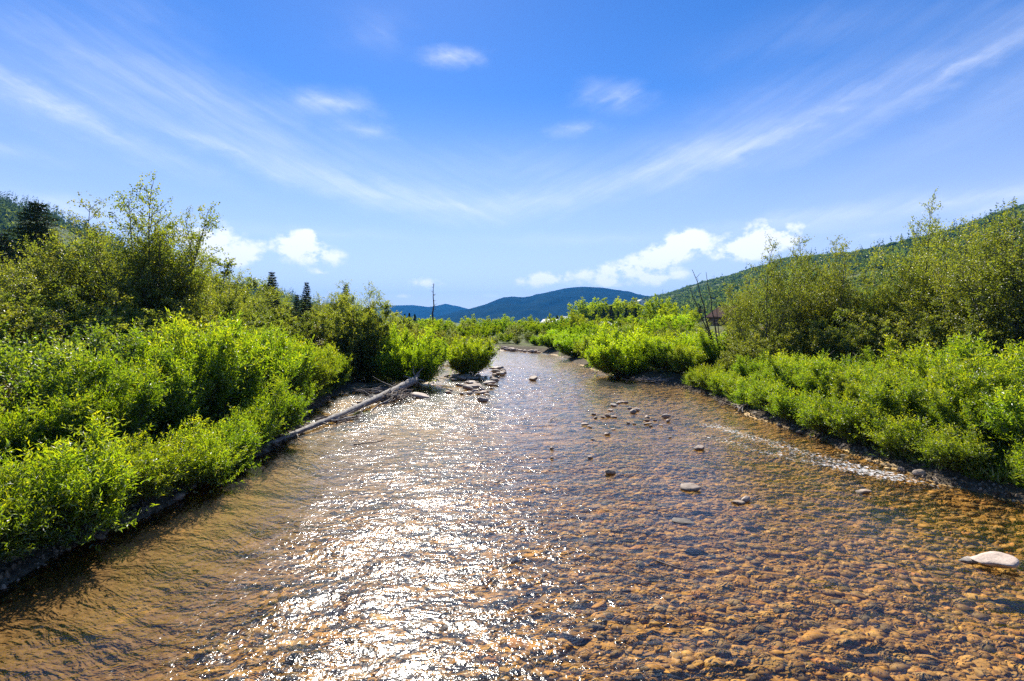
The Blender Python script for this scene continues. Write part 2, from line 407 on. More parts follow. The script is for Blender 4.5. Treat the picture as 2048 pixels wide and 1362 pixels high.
def river_sd(x, y):
    """signed distance to the shoreline, positive over the river"""
    x = np.asarray(x, float).ravel(); y = np.asarray(y, float).ravel()
    xx = x + 0.9 * (fbm(x * .55, y * .55, 5, 4) - .5); yy = y + 0.7 * (fbm(x * .55, y * .55, 9, 4) - .5)
    d = np.full(len(x), 1e9); ins = np.zeros(len(x), bool)
    n = len(POLY)
    for i in range(n):
        a = POLY[i]; b = POLY[(i + 1) % n]
        ab = b - a; tt = np.clip(((xx - a[0]) * ab[0] + (yy - a[1]) * ab[1]) / (ab @ ab), 0, 1)
        d = np.minimum(d, np.hypot(xx - a[0] - tt * ab[0], yy - a[1] - tt * ab[1]))
        c = (a[1] > yy) != (b[1] > yy)
        ins ^= c & (xx < (b[0] - a[0]) * (yy - a[1]) / (b[1] - a[1] + 1e-12) + a[0])
    return np.where(ins, d, -d)

def gau(x, y, cx, cy, sx, sy, rot=0):
    c, s = math.cos(R(rot)), math.sin(R(rot)); dx = x - cx; dy = y - cy
    a = (dx * c + dy * s) / sx; b = (-dx * s + dy * c) / sy
    return np.exp(-(a * a + b * b))

def bed_z(x, y, sd=None):
    x = np.asarray(x, float); y = np.asarray(y, float)
    if sd is None: sd = river_sd(x, y).reshape(x.shape)
    z = 0.03 - 0.12 * sstep(-.1, .4, sd) - 0.30 * sstep(.3, 3.0, sd) + 0.10 * (fbm(x * .5, y * .5, 2) - .5)
    z = z + 0.42 * gau(x, y, -5.6, 29.5, 2.6, 2.6) + 0.42 * gau(x, y, -2.9, 32.8, 2.4, 1.9) + 0.17 * gau(x, y, -5.2, 24.5, 1.2, 2.6, 10) + 0.30 * gau(x, y, -1.0, 34.6, 1.1, .8)
    z = z + 0.20 * gau(x, y, 3.8, 20.5, 2.6, 2.2) + 0.16 * gau(x, y, 6, 14, 2.5, 2) + 0.36 * gau(x, y, -1.5, 66.5, 4.5, 1.1, -20)
    z = z - 0.10 * gau(x, y, -5, 9, 2.2, 5)
    return np.where(sd < 0, z - 0.5 * sstep(0, 1.2, -sd), z)

def ground_z(x, y, sd=None):
    x = np.asarray(x, float); y = np.asarray(y, float)
    if sd is None: sd = river_sd(x, y).reshape(x.shape)
    o = -sd
    z = -0.9 + 0.98 * sstep(-.9, .12, o) + 0.40 * sstep(.0, 1.6, o) + 0.25 * (fbm(x * .35, y * .35, 4) - .4) * sstep(.3, 3, o)
    z = z + 0.08 * np.clip(x - 20, 0, 60) * sstep(55, 120, y)
    return z

def gz(x, y): return float(ground_z(np.array([x]), np.array([y]))[0])
def bz(x, y): return float(bed_z(np.array([x]), np.array([y]))[0])

def axis(*segs):
    out = []
    for a, b, n in segs: out.append(np.linspace(a, b, n, endpoint=False))
    out.append([segs[-1][1]]); return np.concatenate(out)

def build_ground():
    xs = axis((-6500, -600, 12), (-600, -80, 26), (-80, -16, 50), (-16, 16, 150), (16, 80, 50), (80, 600, 26), (600, 6500, 12))
    ys = axis((-1500, -60, 8), (-60, 2, 40), (2, 40, 190), (40, 90, 100), (90, 600, 60), (600, 10200, 30))
    X, Y = np.meshgrid(xs, ys, indexing='ij')
    sd = river_sd(X, Y).reshape(X.shape)
    Z = ground_z(X, Y, sd)
    red = (gau(X, Y, 37, 103, 7, 6) + gau(X, Y, 47, 100, 6, 5)).clip(0, 1) * sstep(.35, .6, fbm(X * .3, Y * .3, 8))
    me = mesh_np('ground', np.stack([X, Y, Z], -1).reshape(-1, 3), grid_faces(len(xs), len(ys)), M['ground'], True,
                 {'bank': sstep(3.0, .6, -sd).ravel(), 'red': red.ravel(), 'far': sstep(60, 200, Y).ravel()})
    tag(link('ground', me), 'valley floor with dark soil and low green growth either side of the river', None, None, 'structure')
build_ground()

def build_bed():
    xs = axis((-62, -14, 60), (-14, 18, 200)); ys = axis((-60, 2, 40), (2, 40, 240), (40, 78, 110))
    X, Y = np.meshgrid(xs, ys, indexing='ij'); sd = river_sd(X, Y).reshape(X.shape)
    Z = bed_z(X, Y, sd)
    fine = (sstep(5.2, 2.2, X + 7) * sstep(19, 15, Y) * sstep(.0, .3, sd)).clip(0, 1) * sstep(.25, .5, fbm(X, Y, 3) + .15)
    me = mesh_np('riverbed', np.stack([X, Y, Z], -1).reshape(-1, 3), grid_faces(len(xs), len(ys)), M['bed'], True,
                 {'fine': fine.ravel(), 'dry': (sstep(-.04, .06, Z) * np.maximum(gau(X, Y, -4, 29, 4.5, 9), gau(X, Y, -2, 66, 7, 3)).clip(0, 1)).ravel()})
    return tag(link('riverbed', me), 'amber cobbled riverbed seen through shallow clear water', None, None, 'structure')
BED = build_bed()

def riffle_at(x, y):
    r = 0.35 + 0.0 * x
    r = r + .75 * gau(x, y, -2.5, 22, 5, 6) + .7 * gau(x, y, 1.5, 30, 5, 8) + .55 * gau(x, y, -1.2, 6, 2.6, 4.5) + .7 * gau(x, y, 7.6, 14.5, 1.6, 4.5, 8) + .35 * gau(x, y, 3, 42, 4, 7)
    r = r - .34 * gau(x, y, -6.3, 9, 1.6, 7) + .10 * gau(x, y, -2.6, 5, 1.8, 2.6) - .40 * gau(x, y, -4, 52, 7, 9) - .15 * gau(x, y, 6, 7, 4, 4)
    r = r * (.45 + 1.25 * sstep(.22, .8, fbm(x * .55, y * .30, 6, 4)))
    return r.clip(.03, 1)

def build_water():
    xs = axis((-62, -12, 60), (-12, 14, 230)); ys = axis((-60, 2, 40), (2, 14, 150), (14, 40, 200), (40, 78, 110))
    X, Y = np.meshgrid(xs, ys, indexing='ij')
    rif = riffle_at(X, Y)
    Z = (fbm(X * 1.5, Y * 2.3, 11, 3) - .5) * (.01 + .07 * rif) + (fbm(X * 4, Y * 5, 13, 2) - .5) * .035 * rif
    def line(pts, w):
        d = np.full(X.shape, 1e9)
        for a, b in zip(pts[:-1], pts[1:]):
            a = np.array(a); ab = np.array(b) - a; tt = np.clip(((X - a[0]) * ab[0] + (Y - a[1]) * ab[1]) / (ab @ ab), 0, 1)
            d = np.minimum(d, np.hypot(X - a[0] - tt * ab[0], Y - a[1] - tt * ab[1]))
        d = d + .5 * (fbm(X * 1.3, Y * 1.3, 15, 3) - .5)
        return np.exp(-(d / w) ** 2)
    foam = (.9 * line([(6.9, 17.5), (7.3, 15.6), (8.0, 13.6), (8.4, 12.2), (8.9, 11.2)], .6) + .75 * line([(5.6, 16.5), (6.4, 14.6), (7.4, 12.9), (8.3, 11.8)], .48) + .6 * line([(8.0, 22), (8.5, 19.5)], .5)
            + .5 * gau(X, Y, -3.2, 19.5, 2.2, 1.6) + .5 * gau(X, Y, -2, 24, 2.5, 2.5) + .42 * gau(X, Y, 1, 31, 3.5, 4) + .75 * line([(-6.2, 14.6), (-5.2, 16), (-4.4, 16.8)], .3)).clip(0, 1)
    me = mesh_np('river_water', np.stack([X, Y, Z], -1).reshape(-1, 3), grid_faces(len(xs), len(ys)), M['water'], True, {'riffle': rif.ravel(), 'foam': foam.ravel()})
    tag(link('river_water', me), 'shallow clear river glittering in the sun', None, None, 'structure')
build_water()

# ------------------------------------------------------------------ hills
def ridge_hill(name, label, ridge, base, mat, bump, nS=160, nT=40, seed=0, back=1.5):
    """ridge, base: lists of (x, y, z); a slope climbs from base to ridge and falls away behind it"""
    ridge = np.array(ridge, float); base = np.array(base, float)
    s = np.linspace(0, 1, nS); k = np.linspace(0, 1, len(ridge)); kb = np.linspace(0, 1, len(base))
    rp = np.stack([np.interp(s, k, ridge[:, i]) for i in range(3)], -1); bp = np.stack([np.interp(s, kb, base[:, i]) for i in range(3)], -1)
    for _ in range(2): rp[1:-1] = (rp[:-2] + 2 * rp[1:-1] + rp[2:]) / 4
    tt = np.concatenate([np.linspace(0, 1, nT), np.linspace(1, back, nT // 3)[1:]])
    P = bp[:, None] + (rp - bp)[:, None] * tt[None, :, None]
    f = np.where(tt < 1, 0.65 * tt + 0.35 * tt ** 2 * (3 - 2 * tt), 1 - 1.3 * (tt - 1) ** 1.3)
    P[..., 2] = bp[:, None, 2] + (rp - bp)[:, None, 2] * f[None, :]
    L = np.linalg.norm(rp[-1] - rp[0]) / 10
    P[..., 2] += bump * (fbm(P[..., 0] / L * 2, P[..., 1] / L * 2, seed, 5) - .5) * np.minimum(1, tt * 3)[None, :] * np.where(tt < .97, 1, .4)[None, :]
    me = mesh_np(name, P.reshape(-1, 3), grid_faces(nS, len(tt)), mat, True)
    tag(link(name, me), label, None, None, 'structure')
    return P, tt

def hill_pt(u, v, y): return (at(u, y), y, top_z(v, y))

M['hill_near'] = plain_mat('hillside_scrub', (.035, .06, .02), (.08, .11, .035), .03, .95, 0, c3=(.15, .14, .07), spec=.05)
M['hill_far'] = plain_mat('mountain_forest', (.006, .012, .012), (.012, .021, .016), .008, 1.0, 0, c3=(.022, .034, .022), spec=0.0, detail=8)
rh = [hill_pt(1180, 622, 2600), hill_pt(1290, 600, 2200), hill_pt(1400, 572, 2000), hill_pt(1500, 542, 1800), hill_pt(1570, 524, 1650), hill_pt(1650, 516, 1500), hill_pt(1720, 512, 1380), hill_pt(1800, 495, 1280),
      hill_pt(1900, 472, 1150), hill_pt(1970, 447, 1050), hill_pt(2048, 417, 950), hill_pt(2300, 330, 800), hill_pt(2900, 250, 600)]
rb = [(at(1180, 1500), 1500, 0), (at(1290, 900), 900, 0), (at(1400, 500), 500, 2), (at(1500, 380), 380, 4), (at(1650, 300), 300, 5), (at(1800, 270), 270, 5), (at(2048, 230), 230, 5), (at(2900, 120), 120, 4)]
HR, HRt = ridge_hill('hill_right', 'scrub covered hillside rising to the right of the valley', rh, rb, M['hill_near'], 26, seed=3)
lh = [hill_pt(-500, 300, 700), hill_pt(-200, 350, 800), hill_pt(0, 408, 900), hill_pt(70, 425, 900), hill_pt(140, 455, 930), hill_pt(220, 488, 950), hill_pt(320, 520, 1000), hill_pt(440, 560, 1100), hill_pt(520, 582, 1200), hill_pt(620, 605, 1400), hill_pt(740, 630, 1700)]
lb = [(at(-500, 200), 200, 1), (at(-100, 260), 260, 1), (at(100, 320), 320, 1), (at(300, 450), 450, 1), (at(520, 700), 700, 0), (at(740, 1200), 1200, 0)]
HL, HLt = ridge_hill('hill_left', 'dark conifer covered hillside on the left of the valley', lh, lb, M['hill_near'], 14, seed=5)
ridge_hill('mountain_main', 'broad blue forested mountain at the head of the valley',
           [hill_pt(800, 660, 5200), hill_pt(880, 634, 5200), hill_pt(935, 618, 5200), hill_pt(975, 606, 5200), hill_pt(1012, 594, 5200), hill_pt(1050, 596, 5200), hill_pt(1090, 586, 5200), hill_pt(1130, 576, 5200), hill_pt(1165, 573, 5200),
            hill_pt(1205, 576, 5200), hill_pt(1255, 584, 5200), hill_pt(1310, 597, 5200), hill_pt(1400, 615, 5200), hill_pt(1600, 640, 5200)],
           [(at(800, 3600), 3600, 0), (at(1000, 3400), 3400, 0), (at(1200, 3200), 3200, 0), (at(1600, 3400), 3400, 0)], M['hill_far'], 55, 220, 50, 8)
ridge_hill('mountain_far', 'low blue ridge on the skyline left of the main mountain',
           [hill_pt(560, 640, 7500), hill_pt(700, 622, 7500), hill_pt(775, 612, 7500), hill_pt(825, 610, 7500), hill_pt(858, 614, 7500), hill_pt(893, 608, 7500), hill_pt(930, 616, 7500), hill_pt(1000, 634, 7500), hill_pt(1100, 642, 7500)],
           [(at(560, 5800), 5800, 0), (at(800, 5700), 5700, 0), (at(1100, 5800), 5800, 0)], M['hill_far'], 45, 160, 40, 12)

def clump_proto(seed, n=26, conifer=False):
    """a tree seen from a kilometre away: a handful of leaf-mass faces"""
    g = np.random.default_rng(seed)
    if conifer:
        h = g.random(n); r = .28 * (1 - h) + .03; th = g.random(n) * 6.283
        c = np.stack([r * np.cos(th), r * np.sin(th), h * 1.9], -1); s = .22 * (1 - h * .7)
    else:
        d = unit(g.normal(size=(n, 3))); d[:, 2] = np.abs(d[:, 2]); c = d * (.38 + .14 * g.random((n, 1))) + [0, 0, .25]; s = .20 + .12 * g.random(n)
    a = unit(g.normal(size=(n, 3))); b = unit(np.cross(a, g.normal(size=(n, 3))))
    v = np.stack([c - a * s[:, None], c + b * s[:, None], c + a * s[:, None]], 1).reshape(-1, 3)
    return v

def hill_forest(name, P, tt, n, mat, label, conifer_frac, hmin, hmax, seed, tmax=1.02):
    g = np.random.default_rng(seed); vs = []; tn = []
    protos = [clump_proto(i) for i in range(5)]; cons = [clump_proto(50 + i, conifer=True) for i in range(4)]
    nS, nT = P.shape[:2]; jmax = np.searchsorted(tt, tmax) - 2
    i = g.random(n) * (nS - 2); j = g.random(n) ** .8 * jmax
    for a, b in zip(i, j):
        i0, j0 = int(a), int(b); fa, fb = a - i0, b - j0
        p = (P[i0, j0] * (1 - fa) + P[i0 + 1, j0] * fa) * (1 - fb) + (P[i0, j0 + 1] * (1 - fa) + P[i0 + 1, j0 + 1] * fa) * fb
        if fbm(p[0] * .012, p[1] * .012, 21, 3) < .36: continue
        cf = g.random() < conifer_frac
        q = (cons if cf else protos)[g.integers(4)]
        h = hmin + (hmax - hmin) * g.random()
        vs.append(q * (h, h, h * (1.1 if cf else .9)) + p); tn.append(np.full(len(q) // 3, (0.05 if cf else .25 + .6 * g.random())))
    v = np.concatenate(vs); f = np.arange(len(v)).reshape(-1, 3)
    me = mesh_np(name, v, f, mat, False, None, {'tint': np.concatenate(tn)})
    tag(link(name, me), label, None, None, 'stuff')
M['forest'] = leaf_mat('hill_foliage', (.022, .042, .016), (.085, .13, .028), (.15, .18, .04), (1.8, 1.7, .8), .5, 0)
hill_forest('forest', HR, HRt, 9000, M['forest'], 'green scrub oak and aspen covering the right hillside', .06, 7, 15, 1)
hill_forest('forest', HL, HLt, 4200, M['forest'], 'dark conifers covering the left hillside', .75, 8, 15, 2)

# ------------------------------------------------------------------ plants
def leaf_mesh(name, pos, d, L, W, tint, mat, g, flat=0.5, tri=False):
    """one folded leaf per row: base, two sides, tip"""
    n = len(pos)
    d = unit(d); up = unit(g.normal(size=(n, 3)) + np.array([0, 0, flat * 2]))
    side = unit(np.cross(d, up)); nor = np.cross(side, d)
    L = np.asarray(L)[:, None] if np.ndim(L) else L; W = np.asarray(W)[:, None] if np.ndim(W) else W
    p0 = pos; p3 = pos + d * L - nor * L * .12; mid = pos + d * L * .45
    p1 = mid + side * W * .5 + nor * W * .15; p2 = mid - side * W * .5 + nor * W * .15
    v = np.stack([p0, p1, p3, p2], 1).reshape(-1, 3)
    b = np.arange(n)[:, None] * 4
    if tri:
        f = b + np.array([[0, 1, 2, 3]])
        return mesh_np(name, v, f, mat, False, None, {'tint': tint})
    f = np.concatenate([b + np.array([[0, 1, 2]]), b + np.array([[0, 2, 3]])], 1).reshape(-1, 3)
    return mesh_np(name, v, f, mat, False, None, {'tint': np.repeat(tint, 2)})

def curve_pts(p0, d0, length, bend, n, g, wob=.06):
    """a stem: starts along d0 and turns towards 'bend'"""
    pts = [np.array(p0, float)]; d = np.array(d0, float)
    for i in range(n):
        d = d + (np.array(bend) - d) * .18 + g.normal(size=3) * wob; d = d / np.linalg.norm(d)
        pts.append(pts[-1] + d * length / n)
    return np.array(pts)

def sample_poly(P, t):
    """points and tangents at t in 0..1 along polyline P (vectorised)"""
    k = np.clip(t * (len(P) - 1), 0, len(P) - 1.001); i = k.astype(int); f = (k - i)[:, None]
    return P[i] * (1 - f) + P[i + 1] * f, unit(P[i + 1] - P[i])

def make_shrub(seed, H, Rr, stems, branches, shoots, lps, L, W, mat, upright=.55, spread=1.0, tip_bias=.5, shoot_len=(.25, .6), low=.16):
    """many-stemmed bush: stems > branches > leafy shoots"""
    g = np.random.default_rng(seed); w = Wood(); pos = []; dr = []; tn = []
    for s in range(stems):
        th = s * 2.399 + g.random() * .7; lean = (0.12 + .95 * math.sqrt((s + .5) / stems)) * spread
        d0 = np.array([math.cos(th) * math.sin(lean), math.sin(th) * math.sin(lean), math.cos(lean)])
        hh = H * (.8 + .3 * g.random()) * (1 - .42 * (lean / 1.1) ** 2)
        ln = hh / max(.5, math.cos(lean * .62))
        p0 = np.array([math.cos(th), math.sin(th), 0]) * .22 * Rr * g.random()
        P = curve_pts(p0, d0, ln * (.9 if lean < .6 else .85 * Rr / 1.3), (d0[0] * .25, d0[1] * .25, 1.0), 7, g, .07)
        w.add(P, np.linspace(.022, .005, len(P)) * (H / 3) ** .5, 4)
        bt = low + (1 - low) * (np.arange(branches) + g.random(branches)) / branches
        bp, btan = sample_poly(P, bt)
        for b in range(branches):
            out = unit(bp[b] * [1, 1, 0] + g.normal(size=3) * .3 * Rr)
            bd = unit(btan[b] * .5 + out * .75 + np.array([0, 0, upright * .6]) + g.normal(size=3) * .3)
            bl = (.28 + .42 * g.random()) * Rr * (1.15 - .55 * bt[b])
            BP = curve_pts(bp[b], bd, bl, (bd[0] * .4, bd[1] * .4, .9), 3, g, .1)
            w.add(BP, np.linspace(.008, .003, len(BP)), 3)
            st = .15 + .85 * g.random(shoots); sp, stn = sample_poly(BP, st)
            sdv = unit(stn * .5 + np.array([0, 0, upright]) + g.normal(size=(shoots, 3)) * .5)
            sl = shoot_len[0] + (shoot_len[1] - shoot_len[0]) * g.random(shoots)
            lt = (np.arange(lps) + .3) / lps
            q = sp[:, None] + sdv[:, None] * (sl[:, None] * lt[None])[..., None]
            q = q + g.normal(size=q.shape) * .012
            ld = sdv[:, None] * .75 + g.normal(size=q.shape) * .62
            pos.append(q.reshape(-1, 3)); dr.append(ld.reshape(-1, 3))
            bt_ = g.normal() * .10
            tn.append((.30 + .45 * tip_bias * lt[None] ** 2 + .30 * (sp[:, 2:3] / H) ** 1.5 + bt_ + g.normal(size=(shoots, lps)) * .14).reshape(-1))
    pos = np.concatenate(pos); dr = np.concatenate(dr); tn = np.clip(np.concatenate(tn), 0, 1)
    k = pos[:, 2] > 0.02; pos, dr, tn = pos[k], dr[k], tn[k]
    sz = .7 + .6 * g.random(len(pos))
    return leaf_mesh('foliage', pos, dr, L * sz, W * sz, tn, mat, g), w.mesh('stem', M['bark'])

def make_tree(seed, H, trunks, nb, shoots, lps, L, W, mat, spread=.35, sparse_top=True, low=.12, blen=.30, thick=1.0, tip=.3):
    """alder or birch clump: tall leaning stems, ascending limbs, small leaves, thin wispy tops"""
    g = np.random.default_rng(seed); w = Wood(); pos = []; dr = []; tn = []
    for s in range(trunks):
        th = s * 2.399 + g.random(); lean = spread * (0.15 + (s / max(1, trunks - 1)) * .95 if trunks > 1 else .15)
        d0 = np.array([math.cos(th) * math.sin(lean), math.sin(th) * math.sin(lean), math.cos(lean)])
        hh = H * (1.0 if s == 0 else .62 + .34 * g.random())
        P = curve_pts(np.array([math.cos(th), math.sin(th), 0]) * .12, d0, hh, (d0[0] * .7, d0[1] * .7, 1), 10, g, .045)
        w.add(P, np.linspace(.075 * thick, .010, len(P)) * H / 9 * (1 if s == 0 else .8), 6)
        t = low + (1 - low) * (np.arange(nb) + g.random(nb)) / nb
        bp, bt = sample_poly(P, t)
        for b in range(nb):
            a = b * 2.399 + g.random() * .9; out = np.array([math.cos(a), math.sin(a), 0])
            rise = .45 + .55 * t[b]
            bd = unit(out + bt[b] * rise + g.normal(size=3) * .15)
            bl = blen * H * (1.05 - t[b]) ** .75 * (.6 + .6 * g.random()) * (.62 + .38 * sstep(0, .35, t[b])) + .25
            BP = curve_pts(bp[b], bd, bl, (bd[0] * .8, bd[1] * .8, .75), 4, g, .09)
            w.add(BP, np.linspace(.022, .005, len(BP)) * H / 9 * (1.1 - .5 * t[b]), 4)
            k = max(2, int(shoots * (1 - (.55 * t[b] ** 3 if sparse_top else 0)) * min(1.2, .4 + bl / (.3 * H))))
            st = .22 + .78 * g.random(k); sp, stn = sample_poly(BP, st)
            sdv = unit(stn * .5 + g.normal(size=(k, 3)) * .7 + [0, 0, .2])
            sl = (.25 + .45 * g.random(k)) * H / 9
            lt = (np.arange(lps) + .4) / lps
            q = sp[:, None] + sdv[:, None] * (sl[:, None] * lt[None])[..., None] + g.normal(size=(k, lps, 3)) * .05 * H / 9
            pos.append(q.reshape(-1, 3)); dr.append((sdv[:, None] * .5 + g.normal(size=q.shape) * .7).reshape(-1, 3))
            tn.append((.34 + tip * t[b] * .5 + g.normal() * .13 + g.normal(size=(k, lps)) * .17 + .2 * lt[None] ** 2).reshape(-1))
    pos = np.concatenate(pos); dr = np.concatenate(dr); tn = np.clip(np.concatenate(tn), 0, 1)
    k = pos[:, 2] > 0.1; pos, dr, tn = pos[k], dr[k], tn[k]
    sz = .7 + .6 * g.random(len(pos))
    return leaf_mesh('crown', pos, dr, L * sz, W * sz, tn, mat, g, .3), w.mesh('trunk', M['bark'])

def make_spruce(seed, H, Rr, whorls, per, tufts, mat, L=.10, W=.035, npt=9):
    g = np.random.default_rng(seed); w = Wood(); pos = []; dr = []; tn = []
    P = np.stack([np.zeros(9), np.zeros(9), np.linspace(0, H, 9)], -1) + g.normal(size=(9, 3)) * [.015, .015, 0]
    w.add(P, np.linspace(.09, .008, 9) * H / 8, 6)
    for i in range(whorls):
        f = (i + .5) / whorls; z = H * (.05 + .93 * f); r = Rr * (1 - f) ** .85 * (.75 + .5 * g.random()) + .10
        for j in range(per):
            a = j * 6.283 / per + i * 1.1 + g.normal() * .25
            bd = np.array([math.cos(a), math.sin(a), .25 - .45 * (1 - f)])
            BP = curve_pts((0, 0, z), unit(bd), r * (.75 + .4 * g.random()), (bd[0], bd[1], .25), 4, g, .05)
            w.add(BP, np.linspace(.016, .004, len(BP)) * H / 8, 3)
            k = max(3, int(tufts * r / Rr)); st = .12 + .88 * g.random(k); sp, stn = sample_poly(BP, st)
            lt = np.arange(npt) / npt
            sdv = unit(stn + np.cross(stn, [0, 0, 1.]) * g.choice([-1, 1], size=(k, 1)) * .9 + g.normal(size=(k, 3)) * .2 + [0, 0, -.08])
            q = sp[:, None] + sdv[:, None] * (lt[None] * (.10 + .24 * r))[..., None]
            pos.append(q.reshape(-1, 3)); dr.append((sdv[:, None] * .6 + g.normal(size=q.shape) * .55).reshape(-1, 3)); tn.append((.4 + g.normal(size=(k, npt)) * .2 + .2 * lt).reshape(-1))
    pos = np.concatenate(pos); dr = np.concatenate(dr); tn = np.clip(np.concatenate(tn), 0, 1)
    return leaf_mesh('crown', pos, dr, L * H / 8, W * H / 8, tn, mat, g, .2, True), w.mesh('trunk', M['bark'])

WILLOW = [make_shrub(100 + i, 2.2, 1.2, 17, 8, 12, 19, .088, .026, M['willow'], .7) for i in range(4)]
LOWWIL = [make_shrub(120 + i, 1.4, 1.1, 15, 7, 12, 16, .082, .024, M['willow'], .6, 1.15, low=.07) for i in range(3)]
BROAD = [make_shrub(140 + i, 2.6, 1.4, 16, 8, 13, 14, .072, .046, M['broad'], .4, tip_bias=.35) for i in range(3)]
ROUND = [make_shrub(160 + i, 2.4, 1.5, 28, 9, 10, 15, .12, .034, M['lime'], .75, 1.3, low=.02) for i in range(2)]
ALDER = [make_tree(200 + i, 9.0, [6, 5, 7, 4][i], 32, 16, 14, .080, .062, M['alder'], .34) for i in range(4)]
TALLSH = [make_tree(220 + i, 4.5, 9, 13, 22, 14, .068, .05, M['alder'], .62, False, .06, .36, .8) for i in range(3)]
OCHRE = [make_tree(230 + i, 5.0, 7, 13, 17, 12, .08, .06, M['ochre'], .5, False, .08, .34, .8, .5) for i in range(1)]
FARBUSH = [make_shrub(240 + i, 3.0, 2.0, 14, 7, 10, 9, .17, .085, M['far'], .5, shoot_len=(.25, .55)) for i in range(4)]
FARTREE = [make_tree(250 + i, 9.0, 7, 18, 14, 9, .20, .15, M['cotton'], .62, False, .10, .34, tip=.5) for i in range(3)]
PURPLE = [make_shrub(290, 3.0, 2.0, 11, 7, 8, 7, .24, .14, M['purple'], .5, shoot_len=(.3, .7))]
SPRUCE = [make_spruce(270 + i, 8.0, 1.7, 40, 7, 26, M['needle'], .11, .035) for i in range(2)]
FARSPR = [make_spruce(280 + i, 12.0, 2.6, 22, 7, 10, M['needle'], .30, .14, 6) for i in range(2)]

COUNT = {}
def plant(kind, name, protos, x, y, H, h0, label, group=None, wide=1.0, idx=None, cat=None, z=None):
    """one plant with its own root, foliage and wood; copies share mesh data"""
    i = idx if idx is not None else COUNT.get(kind, 0) % len(protos); COUNT[kind] = COUNT.get(kind, 0) + 1
    crown, wood = protos[i]
    r = link(name, None); r.location = (x, y, (gz(x, y) if z is None else z) - .04)
    r.rotation_euler = (rng.normal() * .03, rng.normal() * .03, rng.random() * 6.283)
    co = np.empty(len(crown.vertices) * 3, np.float32); crown.vertices.foreach_get('co', co)
    h0 = float(np.percentile(co[2::3], 99.7))
    s = H / h0; r.scale = (s * wide, s * wide, s)
    link(crown.name.split('.')[0], crown, r); link(wood.name.split('.')[0], wood, r)
    tag(r, label, cat or ('tree' if 'tree' in name or name in ('alder', 'spruce') else 'shrub'), group)
    return r

ORD = ['first', 'second', 'third', 'fourth', 'fifth', 'sixth', 'seventh', 'eighth', 'ninth', 'tenth', 'eleventh', 'twelfth', 'thirteenth', 'fourteenth', 'fifteenth', 'sixteenth', 'seventeenth', 'eighteenth', 'nineteenth', 'twentieth']

# --- left bank
for i, (x, y, h) in enumerate((a + .45 + .3 * ((b * 2.9) % 1), b, c * (.85 + .3 * ((b * 5.3) % 1))) for a, b, c in [(-8.0, 5.6, 1.5), (-7.75, 6.9, 1.35), (-7.7, 8.3, 1.45), (-7.45, 9.7, 1.25), (-7.5, 11.0, 1.5), (-7.6, 12.3, 1.5), (-7.45, 13.6, 1.25), (-7.7, 15.0, 1.8)]):
    plant('lw', 'willow_shrub', LOWWIL, x, y, h, 1.4, f'low bright willow at the left waterline, {ORD[i]} upstream from the camera', 'low willows along the left waterline', 1.05)
for i, (x, y, h) in enumerate((a + .25 * ((b * 3.3) % 1), b, c * (.84 + .3 * ((b * 7.7) % 1))) for a, b, c in [(-9.6, 6.2, 2.1), (-9.3, 7.8, 2.2), (-9.2, 9.5, 2.3), (-9.0, 11.2, 2.5), (-9.1, 13.0, 2.6), (-9.2, 14.8, 2.7), (-9.0, 16.8, 3.25), (-8.9, 19.0, 2.9), (-8.9, 21.2, 2.9), (-9.2, 23.4, 2.6), (-9.2, 25.6, 2.2)]):
    plant('w', 'willow_shrub', WILLOW, x, y, h, 2.2, f'tall yellow green willow in the second row of the left bank, {ORD[i]} from the camera', 'second row willows on the left bank', .95)
for i, (x, y, h) in enumerate([(-11.2, 7.0, 2.6), (-11.4, 9.0, 2.6), (-11.0, 11.0, 2.7), (-11.2, 13.2, 2.8), (-11.3, 15.4, 2.8), (-11.5, 17.8, 2.9), (-11.2, 20.4, 2.8), (-11.3, 23, 2.9), (-13.2, 10.2, 2.9), (-13.4, 12.8, 3.0), (-13.5, 15.5, 3.1), (-13.2, 18.2, 3.0)]):
    plant('b', 'broadleaf_shrub', BROAD, x, y, h, 2.6, f'leafy mid green shrub behind the left bank willows, {ORD[i]} going upstream', 'leafy shrubs behind the left willows', 1.05)
